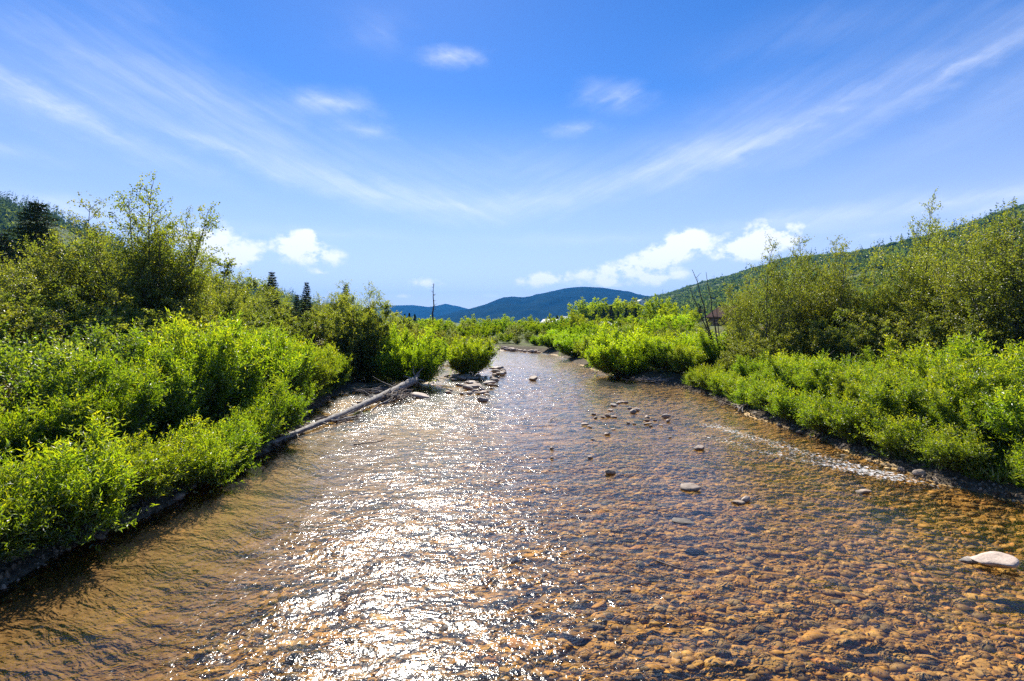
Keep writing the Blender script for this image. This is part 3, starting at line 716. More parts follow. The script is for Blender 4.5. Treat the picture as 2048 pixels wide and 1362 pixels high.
for i, (u, v, y, idx, w) in enumerate([(290, 372, 20.0, 0, .95), (175, 398, 20.5, 2, 1.0), (100, 490, 19, 3, .95), (395, 425, 21.5, 3, .8), (230, 500, 23, 1, 1.1), (20, 520, 17, 2, 1.1), (330, 525, 24, 0, 1.1), (470, 560, 30, 2, 1.1), (-70, 480, 18, 0, 1.1), (-150, 450, 19, 1, 1.2), (410, 515, 45, 1, 1.4), (505, 572, 44, 0, 1.3), (548, 560, 40, 2, .95), (575, 588, 46, 1, 1.3), (640, 592, 44, 3, 1.3), (610, 600, 48, 2, 1.3), (705, 568, 32.5, 2, 1.0), (742, 574, 31.8, 0, .95), (770, 606, 40, 1, 1.1), (250, 440, 20.6, 3, .9), (335, 450, 20.8, 2, .9), (135, 475, 21, 0, 1.0), (205, 485, 20.2, 2, 1.0), (55, 530, 19.5, 0, 1.0), (370, 470, 22.5, 1, 1.0), (678, 588, 33.5, 1, 1.0)]):
    lab = ['tallest airy alder clump above the left bank', 'thin topped alder just left of the tallest one', 'alder in front of the dark conifer on the left', 'alder with one bare leaning wispy stem before the white cloud', 'alder filling the gap behind the two tallest left trees',
           'leafy alder at the left edge of the picture', 'alder at the right foot of the tallest clump', 'olive alder where the left hill meets the trees', 'alder beyond the left edge of the picture', 'farthest out alder past the left picture edge', 'round headed tree against the sky right of the leaning stem', 'olive tree at the end of the left hill line', 'narrow alder with a ragged top left of the slim spruce',
           'yellow green tree behind the slim spruce', 'light tree between the two slim spruces', 'low tree behind the slim spruce foot', 'tall dark riverside alder on the left of its pair', 'tall dark riverside alder on the right of its pair', 'pale alder right behind the riverside pair',
           'leafy alder close on the left of the tallest clump', 'leafy alder close on the right of the tallest clump', 'alder right of the dark conifer', 'leafy alder between the two tallest left trees', 'leafy alder before the broad dark conifer', 'leafy alder under the bare leaning stem', 'shorter alder left of the riverside pair'][i]
    x = at(u, y); plant('alder', 'alder_tree', ALDER, x, y, top_z(v, y) - gz(x, y), 9.0, lab, 'alder trees on the left bank', w, idx)
for i, (u, v, y) in enumerate([(60, 590, 15.5), (150, 585, 16.5), (250, 590, 17.5), (350, 600, 19), (430, 600, 22), (480, 600, 26), (-20, 570, 14.5), (410, 520, 44), (455, 575, 46), (500, 585, 50)]):
    x = at(u, y); plant('ts', 'tall_shrub', TALLSH, x, y, top_z(v, y) - gz(x, y), 4.5, f'dense olive alder shrub under the left trees, {ORD[i]} in the thicket', 'dense alder shrubs under the left trees', 1.15)
sp = [(58, 405, 36, 1.5, 'broad dark conifer at the far left before the hillside'), (15, 470, 33, 1.5, 'shorter dark conifer at the left picture edge'), (100, 455, 40, 1.4, 'dark conifer half hidden right of the broad one'),
      (608, 565, 33, .75, 'slim young spruce with a bare leader left of the alder group'), (683, 568, 34, .75, 'slim young spruce at the left side of the riverside alders'), (545, 545, 38, .8, 'bushy topped spruce behind the tall left willow'), (585, 590, 36, .7, 'small spruce beside the slim spruce')]
for i, (u, v, y, w, lab) in enumerate(sp):
    x = at(u, y); plant('sp', 'spruce_tree', SPRUCE, x, y, top_z(v, y) - gz(x, y), 8.0, lab, 'spruces on the left bank', w)
for i, (u, v, y, p) in enumerate([(545, 585, 35, 0), (520, 600, 33, 1), (690, 592, 31.0, 0), (752, 606, 30.4, 1), (720, 596, 29.6, 2), (775, 625, 36, 0), (655, 610, 33, 2), (625, 625, 30, 1)]):
    lab = ['dark alder shrub under the bushy topped spruce', 'olive alder shrub left of the bushy topped spruce', 'dark alder shrub at the left foot of the riverside pair', 'dark alder shrub at the right foot of the riverside pair', 'dark alder shrub in front of the riverside pair', 'pale alder shrub behind the round river bushes', 'yellowing alder shrub between the two slim spruces', 'olive alder shrub below the slim spruce'][i]
    x = at(u, y); plant('ts2', 'tall_shrub', TALLSH, x, y, top_z(v, y) - gz(x, y), 4.5, lab, 'alders by the gravel bar', .95 if i in (2, 3, 4) else 1.1, p)
x = at(640, 29); plant('oc', 'yellowing_shrub', OCHRE, x, 29, 2.9, 5.0, 'yellowing shrub at the foot of the riverside alders', None, 1.4)
# --- gravel bar bushes
plant('r', 'round_willow', ROUND, -5.55, 28.6, 3.15, 2.4, 'large round lime green willow on the gravel bar', 'round willows on the gravel bar', .98, 0, z=.04)
plant('r', 'round_willow', ROUND, -2.75, 33.2, 2.5, 2.4, 'small round lime green willow beside the open water', 'round willows on the gravel bar', 1.02, 1, z=.04)
for i, (u, v, y) in enumerate([(862, 648, 43), (905, 662, 46), (800, 640, 42), (960, 668, 58)]):
    x = at(u, y); plant('b2', 'broadleaf_shrub', TALLSH, x, y, top_z(v, y), 2.6, f'green shrub close behind the round willows, {ORD[i]} of four', 'shrubs behind the round willows', 1.0, z=.05)
# --- right bank
for i, (x, y, h) in enumerate((a - .40, b, c * (.85 + .35 * ((b * 3.7) % 1))) for a, b, c in [(11.5, 8.6, 1.1), (11.0, 10.0, 1.25), (10.25, 11.4, 1.15), (10.15, 12.8, 1.2), (10.05, 14.2, 1.25), (10.0, 15.6, 1.2), (9.95, 17.2, 1.15), (10.0, 18.8, 1.2), (10.1, 20.6, 1.2), (10.25, 22.2, 1.2), (10.3, 23.8, 1.25), (10.35, 25.4, 1.15), (10.2, 26.9, 1.0)]):
    plant('lw', 'willow_shrub', LOWWIL, x, y, h, 1.4, f'low bright willow at the right waterline, {ORD[i]} upstream from the camera', 'low willows along the right waterline', 1.1)
for i, (x, y, h) in enumerate((a, b, c * (.72 + .62 * ((a * 2.3 + b * 5.1) % 1))) for a, b, c in [(12.8, 9.8, 1.75), (12.2, 11.4, 1.8), (11.9, 13.0, 1.8), (11.7, 14.8, 1.75), (11.6, 16.6, 1.7), (11.6, 18.6, 1.65), (11.6, 20.6, 1.5), (13.9, 12.4, 1.9), (13.7, 14.6, 1.95), (13.6, 16.8, 1.9), (13.6, 19.0, 1.7), (15.6, 14.2, 2.0), (15.5, 16.4, 2.0), (15.5, 18.6, 1.9), (17.4, 16.4, 2.0), (17.6, 18.8, 2.0)]):
    plant('w', 'willow_shrub', WILLOW, x, y, h, 2.2, f'yellow green willow in the right bank thicket, {ORD[i]} counting back from the water', 'willow thicket on the right bank', 1.05)
for i, (x, y, h) in enumerate((a, b, c * (.68 + .6 * ((a * 4.3 + b * 3.1) % 1))) for a, b, c in [(11.4, 10.9, 1.55), (11.0, 12.3, 1.6), (10.85, 13.9, 1.5), (10.8, 15.5, 1.6), (10.75, 17.3, 1.45), (10.8, 19.2, 1.5), (10.9, 21.4, 1.45), (11.2, 23.4, 1.5), (12.7, 21.8, 1.7), (14.9, 20.8, 1.9), (12.4, 8.9, 1.6)]):
    plant('w', 'willow_shrub', WILLOW, x, y, h, 2.2, f'bright willow between the low waterline row and the right thicket, {ORD[i]} in its row', 'middle row willows on the right bank', 1.1)
for x, y, h, lab in [(-10.3, 10.4, 2.35, 'yellowing shrub among the left bank willows nearest the camera'), (-10.5, 15.9, 2.75, 'yellowing shrub among the left bank willows beside the tall clump'), (13.0, 17.6, 2.05, 'yellowing shrub in the right thicket farther from the camera'), (14.8, 13.0, 2.05, 'yellowing shrub in the right thicket near the picture edge')]:
    plant('oc', 'yellowing_shrub', OCHRE, x, y, h, 5.0, lab, None, 1.35)
for i, (u, v, y) in enumerate([(1500, 660, 25), (1560, 650, 25.5), (1630, 640, 24.5), (1700, 620, 24), (1780, 610, 23.5), (1860, 630, 22.5), (1930, 640, 21.5), (2000, 640, 21), (1470, 690, 27), (1590, 610, 29), (1680, 600, 28), (1760, 600, 27.5)]):
    x = at(u, y); plant('ts', 'tall_shrub', TALLSH, x, y, top_z(v, y) - gz(x, y), 4.5, f'dark olive alder shrub behind the right thicket, {ORD[i]} from the river', 'alder shrubs behind the right thicket', 1.15)
rt = [(1520, 497, 27, 3, .9, 'upright alder with a dense tip nearest the bare dead tree'), (1590, 492, 28, 1, .95, 'alder with two thin leaders below the white cloud'), (1668, 495, 28, 2, .9, 'alder with wispy top just right of the white cloud'),
      (1745, 535, 27, 0, .85, 'lower spreading alder midway along the right bank'), (1832, 418, 27, 3, .75, 'alder with one tall thin leader standing above the hill line'), (1885, 475, 25, 2, 1.0, 'bushy alder right of the tall thin leader'), (1955, 462, 22.5, 1, 1.0, 'dense alder second from the right picture edge'),
      (2025, 440, 20.5, 0, 1.0, 'dense alder with dark trunks at the right picture edge'), (2110, 430, 20, 2, 1.1, 'alder just past the right picture edge'), (1490, 560, 30, 2, .8, 'small alder leaning left beside the dead tree'), (1620, 530, 32, 0, 1, 'alder behind the wispy topped one'), (1990, 450, 24, 3, 1.2, 'alder filling between the two dense ones at the right edge'), (1920, 468, 27, 0, 1.1, 'alder behind the bushy one right of the tall leader')]
for u, v, y, idx, w, lab in rt:
    x = at(u, y); plant('alder', 'alder_tree', ALDER, x, y, (top_z(v, y) - gz(x, y)) * 1.05, 9.0, lab, 'alder trees on the right bank', w, idx)
rw = [(1240, 655, 33.5, 1.0, 'big lime willow overhanging the shaded right bank'), (1335, 672, 31.5, 1.0, 'lime willow right of the big overhanging one'), (1300, 655, 37, 1.0, 'willow behind the gap between the two bank willows'), (1400, 665, 33, 1.0, 'dull green willow before the bare dead tree'),
      (1185, 672, 42, 1.1, 'small willow upstream of the big overhanging one'), (1150, 668, 49, 1.2, 'willow at the right bank bend'), (1210, 660, 45, 1.2, 'willow set back from the right bank bend'), (1105, 668, 60, 1.3, 'dark footed willow where the river turns'), (1440, 655, 31, 1.0, 'green willow at the foot of the right alders'), (1370, 690, 29.8, .9, 'low willow by the grassy point')]
for i, (u, v, y, w, lab) in enumerate(rw):
    x = at(u, y); plant('rw', 'willow_shrub', ROUND if i in (0, 1, 3, 5, 7) else WILLOW, x, y, max(1.2, top_z(v, y) - gz(x, y)), 2.2, lab, 'willows along the upstream right bank', w * 1.15)

# --- valley thicket and far trees
fb = [(1010, 664, 74, 1.4), (1060, 662, 76, 1.4), (960, 660, 75, 1.4), (1090, 658, 80, 1.4), (1140, 655, 72, 1.3), (1190, 650, 66, 1.3), (1250, 645, 60, 1.2), (1320, 640, 62, 1.2), (1030, 650, 95, 1.6), (980, 648, 100, 1.6),
      (930, 650, 82, 1.5), (890, 648, 78, 1.4), (850, 640, 70, 1.3), (820, 640, 75, 1.3), (1080, 648, 105, 1.6), (1130, 646, 98, 1.5), (1180, 642, 95, 1.5), (1240, 640, 90, 1.4), (1290, 636, 85, 1.4), (1360, 640, 70, 1.2)]
for i, (u, v, y, w) in enumerate(fb):
    x = at(u, y); plant('fb', 'valley_willow', TALLSH if i % 5 in (1, 3) else FARBUSH, x, y, (top_z(v, y) - gz(x, y)) * (1 + .08 * (i % 3)), 3.0, f'willow in the valley thicket beyond the bend, {ORD[i]} of the nearer ones', 'valley willows beyond the bend', w * 1.0)
fb2 = [(990, 672, 71, 1.3), (1035, 670, 70, 1.3), (1075, 672, 66, 1.2), (945, 668, 72, 1.3), (905, 664, 73, 1.3), (840, 655, 64, 1.2), (1020, 658, 86, 1.5), (1120, 660, 66, 1.2), (1165, 655, 57, 1.1), (1230, 650, 52, 1.0), (1290, 648, 47, 1.0), (1345, 650, 44, 1.0),
       (830, 650, 56, 1.1), (790, 640, 52, 1.1), (1400, 650, 48, 1.0), (1200, 645, 74, 1.2), (1270, 640, 72, 1.2), (1340, 635, 76, 1.2)]
for i, (u, v, y, w) in enumerate(fb2):
    x = at(u, y); plant('fb', 'valley_willow', ([FARBUSH, TALLSH, ROUND, FARBUSH, BROAD] if u > 1000 else [TALLSH, BROAD, TALLSH, TALLSH, BROAD])[i % 5], x, y, (top_z(v, y) - gz(x, y)) * (1 + .05 * (i % 3)), 3.0, f'willow close to the river bend, {ORD[i]} of those lining it', 'willows lining the bend', w * 1.05)
g2 = np.random.default_rng(11)
for i in range(90):
    y = 96 + 190 * (i / 90) ** 1.1; u = 640 + 900 * ((i * .618) % 1); x = at(u, y)
    v = 651 - 16 * g2.random() ** 1.5 - (6 if u > 1100 else 0)
    if i % 4 == 1: v -= 8 + 8 * g2.random()
    if i % 4 == 1:
        plant('ft', 'round_tree', FARTREE, x, y, top_z(v, y) - gz(x, y), 9.0, 'small distant tree rising above the valley floor willows', 'small trees among the valley floor willows', .8 + .3 * g2.random()); continue
    plant('fb', 'valley_willow', TALLSH if i % 4 == 3 else FARBUSH, x, y, top_z(v, y) - gz(x, y), 3.0, 'small distant willow in the green mass on the valley floor', 'distant valley floor willows', 1.15 + .6 * g2.random())
ft = [(862, 632, 84, 'green tree around the foot of the dead snag'), (1010, 628, 230, 'far rounded tree left of the white house'), (975, 632, 240, 'far rounded tree below the saddle of the mountain'), (1060, 630, 235, 'far rounded tree nearest the white roof'), (930, 632, 220, 'far tree right of the dead snag'), (900, 636, 200, 'far low tree beside the dead snag'),
      (1160, 596, 260, 'leftmost tall cottonwood of the grove below the mountain'), (1185, 596, 265, 'second tall cottonwood of the grove'), (1210, 597, 262, 'middle cottonwood of the grove behind the spruces'), (1238, 594, 258, 'fourth cottonwood of the grove'), (1265, 596, 256, 'rightmost cottonwood of the grove'),
      (1165, 628, 150, 'darker round tree in front of the cottonwood grove'), (1310, 590, 112, 'large round tree with twin crown below the right hill'), (1335, 596, 108, 'round tree right of the twin crowned one'), (1345, 618, 88, 'dense green tree before the cabin slope'), (1260, 628, 92, 'pointed green tree left of the twin crowned one'),
      (1420, 628, 125, 'low tree left of the brown cabin'), (1500, 610, 118, 'tree right of the brown cabin'), (1540, 605, 122, 'tree on the slope past the cabin'), (1390, 615, 150, 'tree high on the slope behind the dead tree')]
for i, (u, v, y, lab) in enumerate(ft):
    x = at(u, y); plant('ft', 'round_tree', FARTREE, x, y, top_z(v, y) - gz(x, y), 9.0, lab, None, 1.25 if y > 200 else 1.05)
fs = [(1192, 620, 190), (1208, 618, 195), (1222, 612, 192), (1236, 622, 188), (1252, 616, 190), (1272, 612, 150), (1108, 634, 240), (1116, 630, 245), (1098, 632, 242), (818, 626, 190), (830, 628, 195), (808, 628, 200), (1440, 608, 165), (1400, 612, 160), (1382, 618, 158)]
for i, (u, v, y) in enumerate(fs):
    x = at(u, y); plant('fs', 'spruce_tree', FARSPR, x, y, top_z(v, y) - gz(x, y), 12.0, f'dark distant spruce on the valley floor, {ORD[i]} of the scattered ones' if i > 4 else f'dark spruce before the cottonwood grove, {ORD[i]} from the left', 'distant dark spruces', 1.0)
for i, (u, v, y, w) in enumerate([(1478, 620, 108, 1.0), (1494, 628, 104, 1.0), (1470, 640, 100, .8)]):
    x = at(u, y); plant('pu', 'purple_shrub', PURPLE, x, y, max(1.5, top_z(v, y) - gz(x, y)), 3.0, f'dusky purple leaved shrub by the brown cabin, {ORD[i]} of three', 'purple shrubs by the cabin', w)

# ------------------------------------------------------------------ dead trees and driftwood
def dead_tree(name, label, x, y, stems, z=None):
    """stems: list of (base offset, tip offset, radius, twigs)"""
    r = link(name, None); r.location = (x, y, (gz(x, y) if z is None else z) - .1); tag(r, label, 'dead tree')
    g = np.random.default_rng(int(abs(x * 31 + y * 7)))
    for k, (b, tp, rad, tw) in enumerate(stems):
        b = np.array(b, float); tp = np.array(tp, float); n = 9
        P = b + (tp - b) * np.linspace(0, 1, n)[:, None] + g.normal(size=(n, 3)) * [.06, .06, .02] * np.linalg.norm(tp - b) / 8
        P[0] = b
        w = Wood(); w.add(P, np.linspace(rad, rad * .18, n), 7)
        st = link('trunk', w.mesh('trunk', M['dead']), r)
        t = .3 + .68 * g.random(tw); bp, bt = sample_poly(P, t)
        for j in range(tw):
            d = unit(bt[j] * .5 + g.normal(size=3) * [1, 1, .6])
            Q = curve_pts(bp[j], d, (.3 + .7 * g.random()) * (1.3 - t[j]) * 1.3, (d[0], d[1], .4), 4, g, .18)
            w2 = Wood(); w2.add(Q, np.linspace(rad * .22, .006, len(Q)), 4)
            link('branch', w2.mesh('branch', M['dead']), st)
x = at(865, 80); dead_tree('dead_snag', 'broken grey dead trunk standing alone above the valley willows', x, 80, [((0, 0, 0), (.25, 0, 9.2), .20, 22)])
x = at(1443, 31); dead_tree('dead_tree', 'bare dark dead tree with fanned leaning stems on the right bank', x, 31,
    [((0, 0, 0), (-1.6, .3, 6.3), .075, 26), ((.1, .1, 0), (-.85, .2, 6.1), .065, 22), ((0, -.1, .3), (-2.0, 0, 5.2), .06, 14), ((.1, 0, .2), (-.2, .4, 4.6), .05, 12)])
x = at(1240, 41); dead_tree('dead_sapling', 'thin bare leaning stem above the big overhanging willow', x, 41, [((0, 0, 0), (-.8, 0, 4.3), .05, 3)])
x = at(1345, 36); dead_tree('dead_sapling', 'bare grey branch poking out of the right bank willows', x, 36, [((-.6, 0, 0), (-1.6, 0, 4.2), .04, 3)])
x = at(300, 13.5); dead_tree('dead_sapling', 'bare grey branched stem among the left bank shrubs', x, 13.5, [((0, 0, 0), (.9, -.2, 2.9), .025, 7), ((0, 0, 0), (.5, .2, 2.8), .02, 5)])
x = at(165, 15); dead_tree('dead_sapling', 'pale bare twigs among the leafy left shrubs', x, 15, [((0, 0, 0), (-.5, -.2, 3.6), .025, 7), ((0, 0, 0), (.3, .2, 3.4), .02, 5)])

dead_tree('dead_sapling', 'thin bare stem in the right thicket nearest the water', 11.4, 17.9, [((0, 0, 0), (.4, -.2, 2.1), .016, 9), ((0, 0, 0), (-.4, .1, 1.9), .014, 7)])
dead_tree('dead_sapling', 'thin bare stem deeper in the right thicket', 13.1, 14.0, [((0, 0, 0), (-.5, -.1, 2.3), .016, 9), ((0, 0, 0), (.3, .2, 2.2), .014, 7)])

def taper_log(name, P, rad, mat, sides=12, seed=0):
    P = np.asarray(P, float); g = np.random.default_rng(seed)
    k = np.linspace(0, 1, 40); kk = np.linspace(0, 1, len(P))
    Q = np.stack([np.interp(k, kk, P[:, i]) for i in range(3)], -1)
    for _ in range(3): Q[1:-1] = (Q[:-2] + 2 * Q[1:-1] + Q[2:]) / 4
    rr = np.interp(k, np.linspace(0, 1, len(rad)), rad) * (1 + .26 * (g.random(40) - .5))
    v, q = tube(Q, rr, sides)
    v = v + (g.random(v.shape) - .5) * .026
    n = len(v); v = np.concatenate([v, Q[:1], Q[-1:]])
    e0 = np.array([[n, (j + 1) % sides, j] for j in range(sides)]); e1 = np.array([[n + 1, n - sides + j, n - sides + (j + 1) % sides] for j in range(sides)])
    return mesh_np(name, v, [q, e0, e1], mat, True), Q
log = link('fallen_log', None); log.location = (-6.0, 19.5, 0); tag(log, 'long bleached fallen tree lying along the left waterline', 'log')
o = np.array([-6.0, 19.5, 0])
LP = np.array([(-7.0, 13.4, .02), (-6.75, 15.0, .10), (-6.45, 16.9, .14), (-6.15, 19.0, .16), (-5.85, 21.4, .24), (-5.45, 23.6, .36), (-4.95, 26.2, .56)])
me, Q = taper_log('trunk', LP - o, [.055, .065, .075, .085, .105, .13, .15, .17, .20], M['driftwood'], 14, 4); link('trunk', me, log)
g = np.random.default_rng(5)
for k in range(11):                                       # root plate at the far end
    d = unit(np.array([.45, .85, .1]) + g.normal(size=3) * .9); P = curve_pts(LP[-1] - o, d, .35 + .55 * g.random(), d, 4, g, .25)
    w = Wood(); w.add(P, np.linspace(.055, .012, len(P)), 5); link('root', w.mesh('root', M['driftwood']), log)
for k, (a, d, L) in enumerate([(34, (-.9, .2, .12), 1.5), (31, (-.9, -.1, .10), 1.7), (28, (-.9, .15, .05), 1.2), (14, (.7, -.5, .0), .9), (9, (.5, -.7, .0), .8)]):
    P = curve_pts(Q[a], unit(np.array(d)), L, (d[0], d[1], d[2] + .08), 6, g, .14)
    w = Wood(); w.add(P, np.linspace(.024, .007, len(P)), 5); link('branch', w.mesh('branch', M['driftwood']), log)
def stick(L, r, seed, mat):
    g = np.random.default_rng(seed); P = curve_pts((-L / 2, 0, 0), (1, 0, 0), L, (1, 0, .02), 6, g, .13); w = Wood(); w.add(P, np.linspace(r, r * .5, 7), 5); return w.mesh('stick', mat)
STK = [stick(1.0, .022, 60 + i, M['twig']) for i in range(6)] + [stick(1.0, .028, 70 + i, M['driftwood']) for i in range(3)]
def pile(name, label, cx, cy, rx, ry, ang, n, hz, seed):
    r = link(name, None); r.location = (cx, cy, max(0, bz(cx, cy))); tag(r, label, 'driftwood'); g = np.random.default_rng(seed)
    for i in range(n):
        a = ang + g.normal() * .38; s = .5 + .9 * g.random()
        q = link('stick', STK[g.integers(len(STK))], r); q.location = (g.normal() * rx, g.normal() * ry, .04 + hz * g.random()); q.rotation_euler = (g.random() * 6, g.normal() * .14, a); q.scale = (s, .8 + .6 * g.random(), .8 + .6 * g.random())
pile('driftwood_pile', 'tangle of brown sticks caught under the fallen log', -5.15, 22.9, .30, .75, 1.15, 70, .34, 1)
pile('driftwood_pile', 'loose sticks on the stones behind the fallen log', -6.4, 25.6, .65, .5, .15, 42, .18, 2)
pile('driftwood_pile', 'small brown sticks beside the middle of the log', -6.0, 18.4, .25, .35, .9, 22, .10, 3)
pile('driftwood_pile', 'sticks lodged against the shaded right bank', 8.0, 29.9, .9, .25, -.4, 26, .18, 4)
pile('driftwood_pile', 'bleached sticks below the grassy right point', 9.15, 20.6, .35, .5, 1.4, 16, .14, 5)
def lone_stick(u, v, ang, L, r, lab, mat, z=.02):
    x, y = ground_pt(u, v); w = stick(L, r, int(u), mat); q = link('branch', w); q.location = (x, y, z); q.rotation_euler = (0, -.03, ang); tag(q, lab, 'branch')
lone_stick(1352, 1136, -.75, .62, .012, 'dark twig lying in the shallow water near the camera', M['twig'])
lone_stick(1345, 1160, -1.15, .75, .008, 'thin pale twig under the dark twig in the shallows', M['driftwood'], -.02)
lone_stick(1470, 808, .2, .85, .035, 'bleached branch on the right waterline below the grassy point', M['driftwood'], .12)
lone_stick(1112, 838, .9, .7, .016, 'small dark stick on the riffle left of the stones', M['twig'], .03)
lone_stick(740, 890, .35, .9, .02, 'thin stick pointing into the river from the log', M['twig'], .06)

# ------------------------------------------------------------------ rocks
def rock_mesh(seed, sub=2, flat=.6, rough=.35, mat=None):
    bm = bmesh.new(); bmesh.ops.create_icosphere(bm, subdivisions=sub, radius=.5)
    g = np.random.default_rng(seed)
    pl = [(unit(g.normal(size=3)), .27 + .17 * g.random()) for _ in range(5 if mat is M['bedstone'] else 11)]
    st = 1 + .5 * (g.random(3) - .5); ph = g.random(6) * 6.28
    for v in bm.verts:
        p = np.array(v.co)
        for n, d in pl:                                     # broken, water-worn facets
            e = p @ n - d
            if e > 0: p = p - n * e * .9
        k = .5 * math.sin(p[0] * 9 + ph[0]) * math.cos(p[1] * 8 + ph[1]) + .35 * math.sin(p[2] * 17 + p[0] * 13 + ph[2]) + .25 * math.cos(p[1] * 23 + ph[3])
        p = p * st * [1, 1, flat] * (1 + rough * .22 * k)
        v.co = p
    me = bpy.data.meshes.new('rock'); bm.to_mesh(me); bm.free()
    me.polygons.foreach_set('use_smooth', np.ones(len(me.polygons), bool)); me.materials.append(mat or M['rock']); return me
RK = [rock_mesh(i, 3, [.6, .5, .7, .45, .65, .55][i]) for i in range(6)]
def rock(u, v, px, label, group=None, idx=None, rot=None, sink=.30, name='rock', hs=1.0):
    x, y = ground_pt(u, v); L = px * y / 1024 * 1.12; i = int(rng.integers(6)) if idx is None else idx
    r = link(name, RK[i]); r.scale = (L, L * (.62 + .25 * rng.random()), L * hs * (.8 + .3 * rng.random()))
    zb = bz(x, y); r.location = (x, y, max(0.0, zb) + L * hs * .26 - L * sink * .5); r.rotation_euler = (rng.normal() * .12, rng.normal() * .12, (rng.normal() * .5 if rot is None else rot)); tag(r, label, 'rock', group)
    return r
rock(1984, 1130, 80, 'big pale grey boulder breaking the water at lower right', idx=0, rot=-.12, hs=.62, sink=.1)
rock(1935, 1121, 34, 'small pale stone touching the tip of the big boulder', idx=1, rot=.2, hs=.6)
rock(1222, 948, 20, 'small rounded white stone alone in midstream', idx=2, rot=0, hs=1.1)
rock(1381, 978, 34, 'flat pinkish stone in midstream', idx=3, rot=-.2)
rock(1476, 1006, 24, 'flat brown stone touching a small round grey one', idx=1, rot=0, hs=.7)
rock(1493, 1003, 18, 'small round grey stone on the end of the flat brown one', idx=2, hs=1.3)
rock(1368, 1042, 40, 'dark flat stone barely above the shallows', idx=3, rot=-.3, hs=.5)
rock(1725, 985, 34, 'dark wet stone just downstream of the white riffle', idx=4, hs=.7)
rock(1397, 899, 22, 'dark rounded stone beside the yellow shallows', idx=0, hs=1.0)
rock(843, 795, 34, 'largest tan rock at the edge of the gravel bar', idx=3, rot=.1, hs=.9)
rock(965, 803, 22, 'dark wet rock off the tip of the gravel bar', idx=1)
rock(1065, 761, 20, 'single small brown rock upstream in the glitter', idx=0, hs=1.2)
rock(1840, 953, 20, 'pale rounded stone at the foot of the right bank', idx=2, hs=1.2)
rock(1880, 962, 26, 'flat stone beside the pale one at the right bank', idx=3)
rock(2030, 994, 30, 'grey stone in the shade at the right picture edge', idx=0)
rock(850, 760, 30, 'flat tan rock on top of the gravel bar', idx=3, rot=0)
MIDS = [(1268, 826, 20), (1226, 812, 14), (1236, 808, 12), (1244, 806, 14), (1252, 807, 10), (1220, 822, 12), (1215, 834, 14), (1228, 835, 12), (1206, 836, 10), (1187, 830, 10), (1192, 837, 9), (1170, 850, 14), (1180, 855, 10), (1226, 860, 10), (1214, 870, 16), (1274, 822, 14),
        (1295, 837, 14), (1294, 843, 12), (1296, 849, 14), (1332, 836, 18), (1336, 844, 12), (1322, 851, 8), (1310, 842, 9), (1256, 847, 8), (1268, 849, 9), (1302, 853, 8), (1260, 818, 10), (1340, 876, 8), (1103, 898, 12), (1180, 917, 14), (1103, 917, 10), (1185, 880, 9)]
for u, v, p in MIDS: rock(u, v, p * .95, 'small brown stone in the midstream cluster breaking the surface', 'small stones clustered in midstream', hs=1.1)
g = np.random.default_rng(8)
for i in range(64):
    u = 880 + 105 * g.random() + 10; v = 752 + 38 * g.random() ** 1.4 + (u - 900) * .02
    rock(u, v, 9 + 14 * g.random() ** 2, 'rounded tan stone on the gravel bar under the round willows', 'tan stones on the gravel bar', sink=.15, hs=.9)
for i in range(18):
    rock(985 + 24 * g.random(), 741 + 11 * g.random(), 8 + 10 * g.random(), 'brown stone in the small heap at the tip of the gravel bar', 'stones heaped at the bar tip', sink=.05, hs=1.1)
for i in range(46):
    t = g.random(); rock(975 + 110 * t, 696.5 + 9 * t + 3 * g.random(), 6 + 7 * g.random(), 'pale stone in the strip along the far bank at the bend', 'pale stones along the far bank', sink=0, hs=1.0)
for i in range(30):
    t = g.random(); rock(700 + 120 * t, 812 - 40 * t + 14 * g.random(), 6 + 9 * g.random(), 'grey stone on the bar behind the fallen log', 'stones behind the fallen log', sink=.1)
BK = [rock_mesh(80 + i, 2, .65, .4, M['bankstone']) for i in range(4)]
for i in range(60):                                        # cobbles along the two cut banks
    y = 7.5 + 17 * g.random(); side = i % 2
    x = (np.interp(y, LEFT[:, 1], LEFT[:, 0]) - .12 + .3 * g.random()) if side == 0 else (np.interp(y, RIGHT[:, 1], RIGHT[:, 0]) + .12 - .35 * g.random())
    r = link('rock', BK[int(g.integers(4))]); s = .09 + .20 * g.random() ** 2; r.scale = (s, s * .8, s * .9); r.location = (x, y, .03 + .05 * g.random()); r.rotation_euler = (g.normal() * .3, g.normal() * .3, g.random() * 6)
    tag(r, 'dark cobble at the foot of the left bank' if side == 0 else 'dark cobble at the foot of the right bank', 'rock', 'cobbles under the left bank' if side == 0 else 'cobbles under the right bank')

# bed stones: the 300 that show largest are parts of the bed, the rest one mass
BS = [rock_mesh(30 + i, 2, .5, .08, M['bedstone']) for i in range(8)]
g = np.random.default_rng(21); placed = []
while len(placed) < 300:
    y = 4.6 + 10 * g.random() ** 1.3; x = -3.5 + 13.5 * g.random()
    if abs(x) > y * 1.02 + .5 or river_sd([x], [y])[0] < .6: continue
    s = .14 + .22 * g.random() ** 2.2
    if any((x - a) ** 2 + (y - b) ** 2 < (.42 * (s + c)) ** 2 for a, b, c in placed): continue
    placed.append((x, y, s))
for x, y, s in placed:
    r = link('stone', BS[int(g.integers(8))], BED); r.scale = (s * 1.2, s * .85, s * .45); r.location = (x, y, bz(x, y) + s * .02); r.rotation_euler = (g.normal() * .15, g.normal() * .15, g.random() * 6.28)

